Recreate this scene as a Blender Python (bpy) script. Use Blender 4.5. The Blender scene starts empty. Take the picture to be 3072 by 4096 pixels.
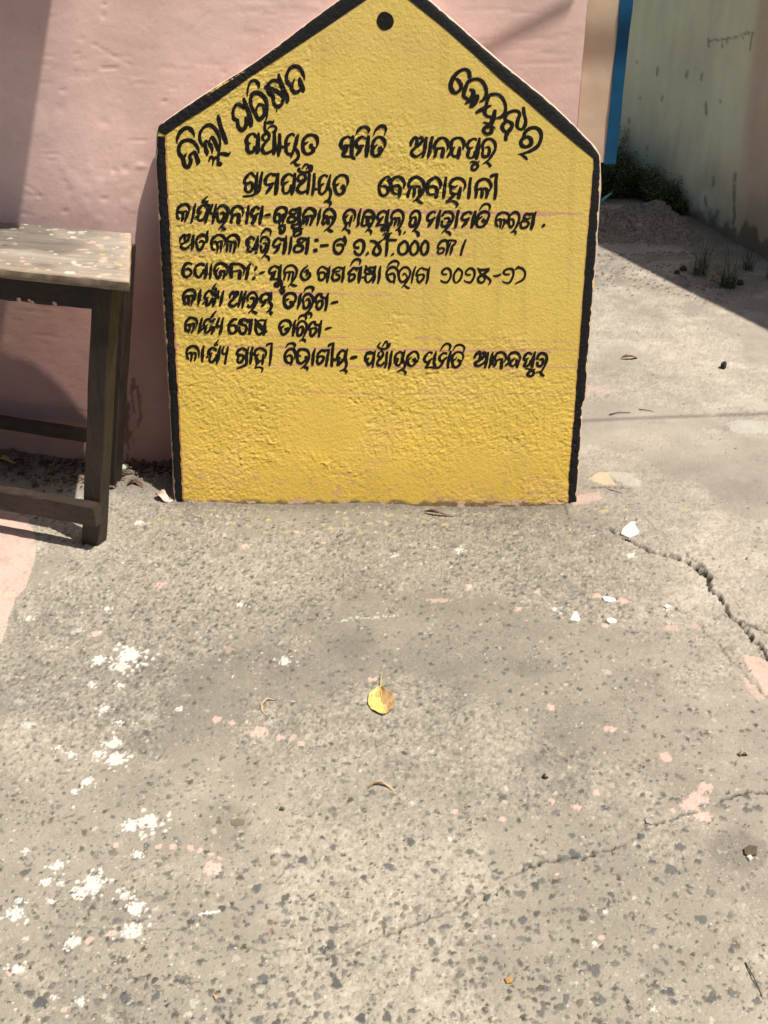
import bpy, bmesh, math, random
import numpy as np
from mathutils import Vector

# ---------------------------------------------------------------- camera, sky, sun, exposure
scn = bpy.context.scene
COL = scn.collection
TH = math.radians(28.5); FPX = 4074.0; CAMH = 1.4
cam_d = bpy.data.cameras.new('camera'); cam = bpy.data.objects.new('camera', cam_d); COL.objects.link(cam)
cam_d.sensor_fit = 'VERTICAL'; cam_d.sensor_height = 24.0; cam_d.lens = 24.0*FPX/4096.0
cam_d.clip_start = 0.05; cam_d.clip_end = 400
cam.location = (0, 0, CAMH); cam.rotation_euler = (math.pi/2-TH, 0, 0)
scn.camera = cam
SL, SM = 0.39, 0.22                       # shadow travel per metre of height: left, and away from the camera
SUN_EL = math.atan(1/math.hypot(SL, SM)); SUN_AZ = math.atan2(SL, -SM)   # azimuth from +Y towards +X
world = bpy.data.worlds.new('World'); scn.world = world; world.use_nodes = True
wn_ = world.node_tree; wn_.nodes.clear()
sky = wn_.nodes.new('ShaderNodeTexSky'); sky.sky_type = 'NISHITA'; sky.sun_disc = False
sky.sun_elevation = SUN_EL; sky.sun_rotation = SUN_AZ; sky.dust_density = 4.0; sky.air_density = 1.0
bg = wn_.nodes.new('ShaderNodeBackground'); bg.inputs['Strength'].default_value = 0.06
wo = wn_.nodes.new('ShaderNodeOutputWorld')
wn_.links.new(sky.outputs[0], bg.inputs[0]); wn_.links.new(bg.outputs[0], wo.inputs[0])
sun_d = bpy.data.lights.new('sun', 'SUN'); sun_d.energy = 5.0; sun_d.angle = math.radians(0.55); sun_d.color = (1.0, 0.935, 0.84)
sun = bpy.data.objects.new('sun', sun_d); COL.objects.link(sun); sun.location = (6, -4, 12)
sun.rotation_euler = Vector((-SL, SM, -1.0)).to_track_quat('-Z', 'Y').to_euler()
scn.view_settings.view_transform = 'Standard'; scn.view_settings.look = 'None'
scn.view_settings.exposure = 0.30; scn.view_settings.gamma = 1.0; scn.view_settings.use_curve_mapping = False
random.seed(7); RNG = np.random.default_rng(11)

# ---------------------------------------------------------------- survey: photo measurements -> places
CT, ST = math.cos(TH), math.sin(TH)
CAMP = np.array([0, 0, CAMH])
D = 3072/1659.0                           # measurements taken on a 1659 px wide print
def rays(x, y):
    x = np.asarray(x, float); y = np.asarray(y, float)
    u = (x-1536)/FPX; v = -(y-2048)/FPX
    return np.stack([u, CT+v*ST, -ST+v*CT], -1)
def on_ground(x, y, z=0.0):
    d = rays(x, y); t = (z-CAMH)/d[..., 2]; return CAMP+d*t[..., None]
def on_plane(x, y, p0, n):
    d = rays(x, y); t = np.dot(np.asarray(p0)-CAMP, n)/(d@n); return CAMP+d*t[..., None]
def at_depth(x, y, Y):
    d = rays(x, y); return CAMP+d*(Y/d[..., 1])[..., None]
def to_px(P):
    q = np.asarray(P)-CAMP; zc = q[..., 1]*CT-q[..., 2]*ST
    return 1536+q[..., 0]/zc*FPX, 2048-(q[..., 1]*ST+q[..., 2]*CT)/zc*FPX

# ---------------------------------------------------------------- numpy noise
def _h(ix, iy, s):
    n = (ix.astype(np.int64)*374761393+iy.astype(np.int64)*668265263+s*1442695041) & 0xffffffff
    n = ((n ^ (n >> 13))*1274126177) & 0xffffffff
    n = ((n ^ (n >> 16))*2246822519) & 0xffffffff
    return ((n ^ (n >> 15)) & 0xffffff)/float(0xffffff)
def vn(x, y, s=0):
    fx = np.floor(x); fy = np.floor(y); tx = x-fx; ty = y-fy
    tx = tx*tx*(3-2*tx); ty = ty*ty*(3-2*ty)
    a = _h(fx, fy, s); b = _h(fx+1, fy, s); c = _h(fx, fy+1, s); d = _h(fx+1, fy+1, s)
    return (a+(b-a)*tx)*(1-ty)+(c+(d-c)*tx)*ty
def fbm(x, y, s=0, o=3, g=0.5):
    r = 0; a = 1; t = 0
    for i in range(o):
        r = r+a*vn(x*2**i+17.3*i, y*2**i-9.1*i, s+i); t += a; a *= g
    return r/t
def sstep(a, b, x):
    t = np.clip((x-a)/(b-a), 0, 1); return t*t*(3-2*t)
def seg_dist(px, py, pts, ws=None):
    """distance to a polyline, minus a half width that varies along it"""
    best = np.full(px.shape, 1e9)
    for i in range(len(pts)-1):
        ax, ay = pts[i][:2]; bx, by = pts[i+1][:2]; dx, dy = bx-ax, by-ay
        L2 = dx*dx+dy*dy+1e-12
        t = np.clip(((px-ax)*dx+(py-ay)*dy)/L2, 0, 1)
        d = np.hypot(px-ax-t*dx, py-ay-t*dy)
        if ws is not None: d = d-(ws[i]+(ws[i+1]-ws[i])*t)
        best = np.minimum(best, d)
    return best

# ---------------------------------------------------------------- mesh and material helpers
def link(o, parent=None):
    COL.objects.link(o)
    if parent is not None: o.parent = parent
    return o
def tag(o, label=None, cat=None, group=None, kind=None):
    if label: o['label'] = label
    if cat: o['category'] = cat
    if group: o['group'] = group
    if kind: o['kind'] = kind
    return o
def mesh_obj(name, verts, faces, mat, parent=None, smooth=False, col=None):
    me = bpy.data.meshes.new(name)
    me.from_pydata([tuple(v) for v in verts], [], [tuple(f) for f in faces])
    if smooth: me.polygons.foreach_set('use_smooth', [True]*len(me.polygons))
    if col is not None: set_col(me, np.asarray(col))
    me.materials.append(mat); me.update()
    return link(bpy.data.objects.new(name, me), parent)
def set_col(me, c):
    a = me.color_attributes.new('Col', 'FLOAT_COLOR', 'POINT')
    cc = np.ones((len(me.vertices), 4), np.float32); cc[:, :3] = c.reshape(-1, 3)
    a.data.foreach_set('color', cc.ravel())
def grid_obj(name, P, mat, parent=None, col=None, flip=False):
    ny, nx = P.shape[:2]; me = bpy.data.meshes.new(name)
    me.vertices.add(nx*ny); me.vertices.foreach_set('co', P.astype(np.float32).ravel())
    i = np.arange(ny-1)[:, None]*nx+np.arange(nx-1)[None, :]
    q = np.stack([i, i+1, i+nx+1, i+nx], -1) if not flip else np.stack([i, i+nx, i+nx+1, i+1], -1)
    q = q.reshape(-1, 4).astype(np.int32); nf = len(q)
    me.loops.add(nf*4); me.loops.foreach_set('vertex_index', q.ravel())
    me.polygons.add(nf); me.polygons.foreach_set('loop_start', np.arange(nf, dtype=np.int32)*4)
    me.polygons.foreach_set('loop_total', np.full(nf, 4, np.int32))
    me.update(calc_edges=True); me.polygons.foreach_set('use_smooth', np.ones(nf, bool))
    if col is not None: set_col(me, col)
    me.materials.append(mat)
    return link(bpy.data.objects.new(name, me), parent)
def empty(name, loc):
    o = bpy.data.objects.new(name, None); o.empty_display_size = 0.1; COL.objects.link(o); o.location = loc; return o
def adopt(o, root):
    """make o a part of root, keeping its world-space vertices where they are"""
    o.parent = root
    me = o.data; n = len(me.vertices); a = np.empty(n*3, np.float32); me.vertices.foreach_get('co', a)
    a = a.reshape(-1, 3)-np.array(root.location, np.float32); me.vertices.foreach_set('co', a.ravel()); me.update()
    return o
def beam(name, A, B, w, d, mat, parent=None, up=(0, 0, 1), seed=0, wob=0.0012, n=8, bev=0.003, right=None):
    """a worn timber from A to B with section w (across) x d (along 'up'), slightly uneven"""
    A = Vector(A); B = Vector(B); ax = (B-A); L = ax.length; ax.normalize()
    r = Vector(right) if right is not None else ax.cross(Vector(up))
    r.normalize(); u = r.cross(ax).normalized()
    rg = random.Random(seed); V = []; F = []
    prof = []
    for sx, sy in ((-1, -1), (1, -1), (1, 1), (-1, 1)):
        a = (sx*(w/2), sy*(d/2))
        if (sx, sy) in ((-1, -1), (1, 1)): prof += [(a[0], a[1]-sy*bev), (a[0]-sx*bev, a[1])]
        else: prof += [(a[0]-sx*bev, a[1]), (a[0], a[1]-sy*bev)]
    m = len(prof)
    for i in range(n+1):
        p = A+ax*(L*i/n)
        for (a, b) in prof:
            V.append(p+r*(a+rg.uniform(-wob, wob))+u*(b+rg.uniform(-wob, wob)))
    for i in range(n):
        for j in range(m): F.append((i*m+j, i*m+(j+1) % m, (i+1)*m+(j+1) % m, (i+1)*m+j))
    F.append(tuple(range(m))[::-1]); F.append(tuple(n*m+j for j in range(m)))
    return mesh_obj(name, V, F, mat, parent)

def new_mat(name):
    m = bpy.data.materials.new(name); m.use_nodes = True; nt = m.node_tree; nt.nodes.clear()
    out = nt.nodes.new('ShaderNodeOutputMaterial'); b = nt.nodes.new('ShaderNodeBsdfPrincipled')
    nt.links.new(b.outputs[0], out.inputs[0]); return m, nt, b
def N(nt, t, **k):
    n = nt.nodes.new(t)
    for a, v in k.items(): setattr(n, a, v)
    return n
def noise(nt, scale, detail=3, rough=0.55, vec=None, dist=0.0):
    n = N(nt, 'ShaderNodeTexNoise'); n.inputs['Scale'].default_value = scale; n.inputs['Detail'].default_value = detail
    n.inputs['Roughness'].default_value = rough; n.inputs['Distortion'].default_value = dist
    if vec is not None: nt.links.new(vec, n.inputs['Vector'])
    return n.outputs['Fac']
def ramp(nt, fac, stops):
    r = N(nt, 'ShaderNodeValToRGB'); e = r.color_ramp.elements
    while len(e) < len(stops): e.new(0.5)
    for el, (p, c) in zip(e, stops):
        el.position = p; el.color = (*c, 1) if len(c) == 3 else c
    nt.links.new(fac, r.inputs[0]); return r.outputs[0]
def mixc(nt, f, a, b, mode='MIX'):
    m = N(nt, 'ShaderNodeMix', data_type='RGBA', blend_type=mode)
    for s, v in ((0, f), (6, a), (7, b)):
        if isinstance(v, (int, float)): m.inputs[s].default_value = v
        elif isinstance(v, tuple): m.inputs[s].default_value = (*v, 1)
        else: nt.links.new(v, m.inputs[s])
    return m.outputs[2]
def geo_pos(nt, sc=(1, 1, 1), rot=(0, 0, 0)):
    g = N(nt, 'ShaderNodeNewGeometry'); mp = N(nt, 'ShaderNodeMapping')
    mp.inputs['Scale'].default_value = sc; mp.inputs['Rotation'].default_value = rot
    nt.links.new(g.outputs['Position'], mp.inputs['Vector']); return mp.outputs[0]
def obj_pos(nt, sc=(1, 1, 1), rot=(0, 0, 0)):
    g = N(nt, 'ShaderNodeTexCoord'); mp = N(nt, 'ShaderNodeMapping')
    mp.inputs['Scale'].default_value = sc; mp.inputs['Rotation'].default_value = rot
    nt.links.new(g.outputs['Object'], mp.inputs['Vector']); return mp.outputs[0]
def bump(nt, h, strength, dist, prev=None):
    b = N(nt, 'ShaderNodeBump'); b.inputs['Strength'].default_value = strength; b.inputs['Distance'].default_value = dist
    nt.links.new(h, b.inputs['Height'])
    if prev is not None: nt.links.new(prev, b.inputs['Normal'])
    return b.outputs[0]
def surface(name, color=None, attr=False, rough=0.85, var=0.25, vscale=8, fine=0.15, fscale=250, bumps=(), spec=0.3, sc=(1, 1, 1), pos='geo'):
    """matte painted / mineral surface: colour (or the Col attribute), two scales of tone, bump layers (scale, strength, dist, detail)"""
    m, nt, b = new_mat(name); v = geo_pos(nt, sc) if pos == 'geo' else obj_pos(nt, sc)
    if attr:
        a = N(nt, 'ShaderNodeAttribute', attribute_name='Col'); c = a.outputs['Color']
    else: c = color
    lo = ramp(nt, noise(nt, vscale, 4, .6, v), [(0.3, (1-var,)*3), (0.7, (1+var*.6,)*3)])
    c = mixc(nt, 1.0, c, lo, 'MULTIPLY')
    fi = ramp(nt, noise(nt, fscale, 3, .7, v), [(0.3, (1-fine,)*3), (0.7, (1+fine,)*3)])
    c = mixc(nt, 1.0, c, fi, 'MULTIPLY')
    nt.links.new(c, b.inputs['Base Color']); b.inputs['Roughness'].default_value = rough
    b.inputs['Specular IOR Level'].default_value = spec
    prev = None
    for (s, st, di, de) in bumps: prev = bump(nt, noise(nt, s, de, .6, v), st, di, prev)
    if prev is not None: nt.links.new(prev, b.inputs['Normal'])
    return m

M = {}
M['ground'] = surface('worn_concrete', attr=True, rough=.93, var=.10, vscale=9, fine=.17, fscale=480, bumps=((160, .55, .004, 4), (600, .5, .0015, 3)), spec=.2)
# crisp little stones and bright grit, too fine for the mesh
nt_ = M['ground'].node_tree; b_ = [n for n in nt_.nodes if n.type == 'BSDF_PRINCIPLED'][0]
def grit(scale, lo, hi, rad, dark, light, prev, k):
    v = geo_pos(nt_); nz = N(nt_, 'ShaderNodeTexNoise'); nz.inputs['Scale'].default_value = scale*1.6; nt_.links.new(v, nz.inputs['Vector'])
    mx = N(nt_, 'ShaderNodeMix', data_type='VECTOR'); mx.inputs[0].default_value = .012*110/scale; nt_.links.new(v, mx.inputs[4]); nt_.links.new(nz.outputs['Color'], mx.inputs[5])
    vo = N(nt_, 'ShaderNodeTexVoronoi'); vo.inputs['Scale'].default_value = scale; nt_.links.new(mx.outputs[1], vo.inputs['Vector'])
    sp = N(nt_, 'ShaderNodeSeparateColor'); nt_.links.new(vo.outputs['Color'], sp.inputs[0])
    inside = ramp(nt_, vo.outputs['Distance'], [(rad, (1, 1, 1)), (rad+.08, (0, 0, 0))])
    size = ramp(nt_, sp.outputs[1], [(0.0, (.3, .3, .3)), (1.0, (1, 1, 1))])
    clump = ramp(nt_, noise(nt_, 6, 3, .6, v), [(0.42, (.25, .25, .25)), (0.58, (1, 1, 1))])
    md = mixc(nt_, 1.0, mixc(nt_, 1.0, ramp(nt_, sp.outputs[0], [(hi, (0, 0, 0)), (hi+.01, (1, 1, 1))]), inside, 'MULTIPLY'), mixc(nt_, 1.0, clump, size, 'MULTIPLY'), 'MULTIPLY')
    ml = mixc(nt_, 1.0, mixc(nt_, 1.0, ramp(nt_, sp.outputs[0], [(lo-.01, (1, 1, 1)), (lo, (0, 0, 0))]), inside, 'MULTIPLY'), mixc(nt_, 1.0, clump, size, 'MULTIPLY'), 'MULTIPLY')
    c = mixc(nt_, md, prev, mixc(nt_, 1.0, prev, dark, 'MULTIPLY')); return mixc(nt_, ml, c, mixc(nt_, k, c, light))
base_ = [l for l in nt_.links if l.to_node == b_ and l.to_socket.name == 'Base Color'][0].from_socket
c_ = grit(115, .10, .84, .26, (.42, .42, .44), (.55, .51, .43), base_, .55)
c_ = grit(230, .12, .86, .30, (.50, .49, .48), (.56, .52, .44), c_, .6)
nt_.links.new(c_, b_.inputs['Base Color'])
M['far_ground'] = surface('far_concrete', (.15, .13, .10), rough=.95, var=.2, vscale=3, fine=.15, fscale=60, bumps=((60, .6, .01, 4),))
M['pink_wall'] = surface('pink_limewash', attr=True, rough=.8, var=.07, vscale=5, fine=.03, fscale=180, bumps=((22, .25, .004, 4), (120, .25, .0012, 3)), spec=.2)
M['yellow'] = surface('yellow_paint_on_render', attr=True, rough=.62, var=.06, vscale=9, fine=.05, fscale=260, bumps=((150, .6, .0025, 4), (420, .35, .0008, 2)), spec=.3)
M['black'] = surface('black_enamel', (.0085, .008, .0075), rough=.7, var=.3, vscale=40, fine=.3, fscale=500, bumps=((120, .7, .003, 3), (480, .4, .0008, 2)), spec=.2)
m_, nt_, b_ = new_mat('black_brush_paint')
v_ = geo_pos(nt_)
c_ = ramp(nt_, noise(nt_, 130, 4, .7, v_), [(0.67, (.009, .007, .006)), (0.76, (.20, .14, .045))])
nt_.links.new(c_, b_.inputs['Base Color']); b_.inputs['Roughness'].default_value = .55; b_.inputs['Specular IOR Level'].default_value = .18
nt_.links.new(bump(nt_, noise(nt_, 170, 3, .6, v_), .6, .002), b_.inputs['Normal']); M['ink'] = m_
M['slab'] = surface('pink_slab_side', (.62, .46, .38), rough=.85, var=.2, vscale=30, fine=.15, bumps=((150, .5, .002, 3),))
M['cream'] = surface('cream_paint', attr=True, rough=.7, var=.05, vscale=4, fine=.03, fscale=200, bumps=((18, .25, .003, 3), (200, .15, .0006, 2)))
M['blue'] = surface('blue_gloss_paint', (.004, .075, .17), rough=.5, var=.12, vscale=12, fine=.05, bumps=((40, .3, .002, 3),))
M['green'] = surface('green_limewash', attr=True, rough=.9, var=.10, vscale=3, fine=.05, fscale=90, bumps=((14, .3, .01, 4),))
M['stone'] = surface('loose_stone', (.27, .24, .20), rough=.9, var=.3, vscale=25, fine=.2, fscale=200)
M['debris'] = surface('dark_debris', (.085, .068, .05), rough=.95, var=.5, vscale=14, fine=.35, fscale=90, bumps=((50, 1, .03, 4),))
M['concrete'] = surface('plain_concrete', (.3, .28, .25), rough=.9)
M['cable'] = surface('cable_sheath', (.02, .02, .02), rough=.6)
def leaf_mat(name, a, b2, sc=60, rough=.55, thr=(.42, .56)):
    m, nt, b = new_mat(name); v = obj_pos(nt)
    c = ramp(nt, noise(nt, sc, 4, .6, v), [(thr[0], a), (thr[1], b2)])
    nt.links.new(c, b.inputs['Base Color']); b.inputs['Roughness'].default_value = rough; return m
M['weed'] = leaf_mat('weed_leaf', (.07, .105, .04), (.15, .19, .08), 6, .7)
M['grass'] = leaf_mat('grass_blade', (.045, .062, .022), (.10, .11, .045), 9, .7)
M['dry_leaf'] = leaf_mat('dry_leaf', (.055, .032, .020), (.15, .10, .065), 30)
M['red_leaf'] = leaf_mat('red_brown_leaf', (.085, .032, .022), (.16, .075, .052), 30)
M['straw'] = leaf_mat('straw_leaf', (.30, .20, .11), (.44, .33, .21), 50)
M['flake_pink'] = surface('pink_paint_flake', (.72, .45, .38), rough=.8)
M['flake_white'] = surface('white_plaster_chip', (.66, .62, .56), rough=.9, var=.12, vscale=60, bumps=((150, .4, .001, 3),))
M['twig'] = surface('twig_bark', (.06, .035, .022), rough=.8)
M['teal'] = surface('teal_plastic', (.16, .55, .48), rough=.4)
M['mint'] = surface('mint_plastic', (.38, .46, .33), rough=.5)

# timber: dark painted legs, worn top with paint drips
def timber(name, base, dark, sc):
    m, nt, b = new_mat(name); v = obj_pos(nt, sc)
    g = noise(nt, 6, 6, .65, v, .6)
    c = ramp(nt, g, [(0.28, dark), (0.5, base), (0.75, tuple(x*1.35 for x in base))])
    v2 = obj_pos(nt)
    c = mixc(nt, 1.0, c, ramp(nt, noise(nt, 9, 4, .6, v2), [(0.3, (.6,)*3), (0.7, (1.25,)*3)]), 'MULTIPLY')
    nt.links.new(c, b.inputs['Base Color']); b.inputs['Roughness'].default_value = .62
    nt.links.new(bump(nt, g, .5, .002), b.inputs['Normal']); return m
M['leg'] = timber('old_dark_timber_upright', (.033, .021, .014), (.012, .008, .006), (14, 14, 1.2))
M['rail'] = timber('old_dark_timber_level', (.040, .026, .018), (.015, .010, .007), (1.2, 14, 14))
M['apron'] = timber('blackened_timber', (.022, .017, .013), (.009, .007, .006), (1.2, 14, 14))
M['tabletop'] = surface('paint_spattered_board', attr=True, rough=.72, var=.12, vscale=20, fine=.14, fscale=300, bumps=((90, .4, .0015, 4),), sc=(1, 3, 3))

# ---------------------------------------------------------------- ground: one sheet with real relief
WX, WY, WS, WB = -0.95, 2.87, 0.04, 0.02          # pink wall face: y = WY + WS*(x-WX) + WB*z, bending back at the left
def WFY(x): return WY+WS*(x-WX)+.42*np.clip(-.78-x, 0, 9)**1.6
NY, NX = 1010, 1050
k = np.linspace(-.56, .56, NX); q = np.linspace(1/(0.50+.76), 1/(9.6+.76), NY); yy = 1/q-.76
GY = np.repeat(yy[:, None], NX, 1); GX = k[None, :]*(GY+.76)
px, py = to_px(np.stack([GX, GY, GX*0], -1)); dx_, dy_ = px/D, py/D        # print coordinates of each spot
near = np.clip(1.6/(GY+.4), .15, 1)
# broad tone
big = fbm(GX*2.2, GY*2.2, 3, 3); mid = fbm(GX*9, GY*9, 9, 3); small = fbm(GX*42, GY*42, 21, 3); fine = fbm(GX*150, GY*150, 33, 2)
right = sstep(-.1, .9, (dx_-1150)/500 + (1300-dy_)/1500)               # smoother, paler slab on the right
A0 = np.array([.300, .268, .212]); B0 = np.array([.355, .312, .252])
C = A0+(B0-A0)*right[..., None]
C = C*(1+.42*(big-.5)+.34*(mid-.5))[..., None]
smooth_ = sstep(.50, .60, fbm(GX*3.1, GY*3.1, 55, 4)); calm_ = 1-.75*smooth_
C = C*(1-.10*smooth_)[..., None]
near_b = sstep(1500, 2200, dy_)                                         # bottom of the picture: paler cement paste
C = C*(1+.10*near_b[..., None]*np.array([1.05, 1.05, .95]))
# cement paste against dark sand, a mottled crumbly surface
rough_zone = np.clip(sstep(1060, 1130, dy_)*(1-sstep(1450, 1750, dy_))*(1-right*.75)+.35, 0, 1)
pat = (small-.5)*1.0+(fine-.5)*.9
C = C*(1+((small-.5)*.45+(fine-.5)*.8)*(.18+.36*rough_zone)*calm_)[..., None]
dk1 = sstep(.66, .72, vn(GX*165, GY*120, 23))*sstep(.35, .6, mid+.3*rough_zone); dk2 = sstep(.70, .76, vn(GX*300, GY*210, 24))
lt1 = sstep(.68, .74, vn(GX*190, GY*140, 25)); lt2 = sstep(.74, .80, vn(GX*340, GY*240, 26))
kk_ = (.25+.45*rough_zone)*calm_
C = C*(1-(.38*dk1+.30*dk2)*kk_)[..., None]+(np.array([.12, .115, .095])[None, None, :]*(.9*lt1+.7*lt2)[..., None])*kk_[..., None]
lightp = sstep(.60, .68, small*.3+fine*.7)*(.12+.20*rough_zone)*calm_
C = C+(np.array([.46, .42, .34])-C)*lightp[..., None]
H = -(.0011*dk1+.0007*dk2)*kk_+(big-.5)*.008+(mid-.5)*.003+(small-.5)*.0013*(.4+rough_zone)*calm_+(fine-.5)*.0016*(.5+rough_zone)*calm_
fr_ = np.exp(-((GY-2.45)/.28)**2)*sstep(-.85, -.6, GX)*sstep(1.0, .5, GX); C = C*(1-.16*fr_*(.4+mid)*np.ones_like(GX))[..., None]
midz = sstep(1180, 1330, dy_)*sstep(1750, 1500, dy_)*(1-right); C = C*(1-.10*midz)[..., None]*np.array([1, 1.005, 1.03])
pale_ = sstep(.53, .62, fbm(GX*13, GY*13, 63, 5))*np.clip(near_b+.45*right+.15, 0, 1)*(1-.6*smooth_); C = C*(1+.17*pale_)[..., None]
# smooth brownish stains
for (sx, sy, rx, ry, st) in [(870, 1655, 60, 40, .16), (1190, 1640, 95, 38, .20), (320, 1600, 55, 35, .16), (1600, 1840, 80, 60, .26), (1235, 1705, 60, 50, .16),
                             (480, 1790, 60, 60, .14), (1150, 1440, 60, 26, .18), (1040, 2080, 70, 60, .1), (1450, 2080, 70, 50, .12), (280, 1960, 60, 40, .14),
                             (600, 2020, 60, 22, .10), (700, 2170, 90, 40, .1), (60, 1460, 60, 50, .16), (760, 1400, 70, 50, .12), (1560, 1300, 80, 60, -.08), (1100, 1120, 150, 30, .15)]:
    g = np.exp(-(((dx_-sx)/rx)**2+((dy_-sy)/ry)**2)+(mid-.5)*1.6)
    g = sstep(.35, .8, g); C = C*(1-st*g)[..., None]; H = H*(1-.5*g)
def win(x0, x1, y0, y1):
    """grid window that holds a patch of ground"""
    i0 = np.searchsorted(yy, y0)-1; i1 = np.searchsorted(yy, y1)+1
    i0 = max(i0, 0); i1 = min(i1, NY)
    if i1-i0 < 2: return None
    ya, yb = yy[i0]+.76, yy[i1-1]+.76
    ka = min(x0/ya, x0/yb); kb = max(x1/ya, x1/yb)
    j0 = max(int((ka+.56)/1.12*(NX-1))-1, 0); j1 = min(int((kb+.56)/1.12*(NX-1))+2, NX)
    if j1-j0 < 2: return None
    return slice(i0, i1), slice(j0, j1)
# exposed aggregate, flush with the surface
STC = [(.085, .085, .080), (.11, .108, .10), (.075, .07, .062), (.14, .125, .10), (.13, .13, .125), (.10, .085, .065), (.42, .39, .32)]
def stone(cx, cy, r, c, hgt=.0008, jag=.25, strength=1.0):
    w = win(cx-r*1.9, cx+r*1.9, cy-r*1.9, cy+r*1.9)
    if w is None: return
    X = GX[w]-cx; Y = GY[w]-cy; a = RNG.uniform(0, math.pi); e = RNG.uniform(.5, 1.0)
    u = X*math.cos(a)+Y*math.sin(a); v = (-X*math.sin(a)+Y*math.cos(a))/e
    th = np.arctan2(v, u); p1, p2, p3 = RNG.uniform(0, 6.3, 3)
    rr = r*(1+jag*.5*np.cos(2*th+p1)+jag*.5*np.cos(3*th+p2)+jag*.35*np.cos(5*th+p3))
    d = np.hypot(u, v)/rr
    m = np.clip((1.12-d)/.25, 0, 1)*strength
    C[w] = C[w]*(1-m[..., None])+np.array(c)*m[..., None]
    H[w] = np.where(m > .2, H[w]*.5+hgt*m, H[w])-.0010*np.exp(-((d-1.25)/.16)**2)
for n in range(9500):
    dxp = RNG.uniform(-60, 1720); dyp = 1060+1250*RNG.uniform()**.85
    gx, gy, _ = on_ground(dxp*D, dyp*D)
    rt = np.clip((dxp-1150)/500+(1300-dyp)/1500+.1, 0, 1); clump = vn(np.array(gx*5.0), np.array(gy*5.0), 91)
    if RNG.uniform() > (1-.75*rt)*(.35+1.1*clump): continue
    r = .0018+.0050*RNG.uniform()**2.6
    c = np.array(STC[RNG.integers(0, 7)])*RNG.uniform(.8, 1.25)
    stone(gx, gy, r, c, jag=.28, strength=RNG.uniform(.4, .95))
for (cx_, cy_, sx_, sy_, cnt) in [(620, 1128, 240, 18, 90), (1000, 1125, 160, 16, 60), (330, 1235, 130, 60, 110), (560, 1260, 150, 60, 90), (1090, 1220, 70, 30, 45), (1170, 1270, 110, 40, 60), (420, 1345, 150, 40, 60), (700, 1330, 120, 50, 50), (330, 1440, 120, 60, 40), (1350, 1340, 120, 50, 40), (900, 1180, 200, 30, 50), (1500, 1600, 90, 60, 40), (1150, 1420, 150, 60, 40), (640, 1170, 200, 25, 60)]:
    for n in range(cnt):
        gx, gy, _ = on_ground((cx_+RNG.normal()*sx_)*D, (cy_+RNG.normal()*sy_)*D)
        stone(gx, gy, RNG.uniform(.0028, .0066), np.array([(.085, .083, .078), (.075, .065, .052), (.12, .112, .098)][RNG.integers(0, 3)])*RNG.uniform(.8, 1.2), .0012, .3, RNG.uniform(.6, 1))
        if RNG.uniform() < .5: stone(gx+RNG.normal()*.02, gy+RNG.normal()*.02, RNG.uniform(.0015, .0035), (.50, .46, .38), .0008, .3, .8)
# larger dark stones, mostly in the foreground
for n in range(190):
    dxp = RNG.uniform(0, 1659); dyp = RNG.uniform(1650, 2230)
    if dxp < 500 and RNG.uniform() < .5: continue
    gx, gy, _ = on_ground(dxp*D, dyp*D)
    stone(gx, gy, (.0036+.0058*RNG.uniform()**1.7), np.array([.125, .122, .11])*RNG.uniform(.75, 1.3), .0010, .28, RNG.uniform(.75, 1))
for (sx, sy, r) in [(318, 1580, .011), (350, 1570, .009), (228, 1345, .012), (318, 1340, .011), (1242, 1845, .013), (1450, 1879, .014), (1516, 1985, .014), (888, 1820, .012), (655, 1858, .011),
                    (840, 1872, .010), (1052, 1939, .010), (933, 2035, .011), (1130, 1988, .009), (1308, 1744, .011), (1470, 1829, .012), (555, 1920, .011), (272, 2155, .012), (88, 2165, .013), (42, 1948, .016),
                    (1285, 2095, .013), (1445, 2142, .011), (505, 2045, .010), (338, 2152, .011), (1385, 1806, .010), (780, 2200, .012), (655, 1985, .010), (1590, 2040, .011), (1302, 2160, .010), (570, 2115, .012)]:
    gx, gy, _ = on_ground(sx*D, sy*D); stone(gx, gy, r*.8, np.array([.12, .12, .113])*RNG.uniform(.85, 1.2), .0012, .28)
# paint: spattered drops
WHITE = np.array([.62, .60, .54]); PINK = np.array([.58, .40, .335]); YEL = np.array([.45, .39, .17])
def splat(sx, sy, rx, c, ry=None, spikes=1.0, op=1.0, hgt=.0006):
    gx, gy, _ = on_ground(sx*D, sy*D); zc = gy*CT+CAMH*ST; mp = D*zc/FPX
    r = rx*mp; asp = 1.0 if ry is None else (ry/rx)*(zc/CAMH)*1.0
    w = win(gx-r*2.2, gx+r*2.2, gy-r*2.2*max(asp, .3), gy+r*2.2*max(asp, .3))
    if w is None: return
    X = GX[w]-gx; Y = (GY[w]-gy)/max(asp, .12); th = np.arctan2(Y, X); s = RNG.integers(0, 9999)
    n1 = fbm(GX[w]*125, GY[w]*125, 500+int(s) % 50, 2); n2 = fbm(GX[w]*420, GY[w]*420, 600, 2)
    d = np.hypot(X, Y)/r+(n1-.5)*1.1*spikes+(n2-.5)*.5*spikes
    m = np.clip((.98-d)/.12, 0, 1)*op*(1-.6*sstep(.62, .70, n2)*sstep(.4, .7, d))
    C[w] = C[w]*(1-m[..., None])+c*m[..., None]*(1+.08*(n2-.5))[..., None]
    H[w] = H[w]+hgt*m
def spatter(sx, sy, rx, c, n=14, spread=2.0, op=1.0):
    splat(sx, sy, rx, c, op=op)
    for i in range(n):
        a = RNG.uniform(0, 6.3); d = rx*(1.0+spread*RNG.uniform()**1.6)
        splat(sx+math.cos(a)*d, sy+math.sin(a)*d*.6, rx*RNG.uniform(.06, .2)+1.2, c, op=op, spikes=.5)
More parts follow.
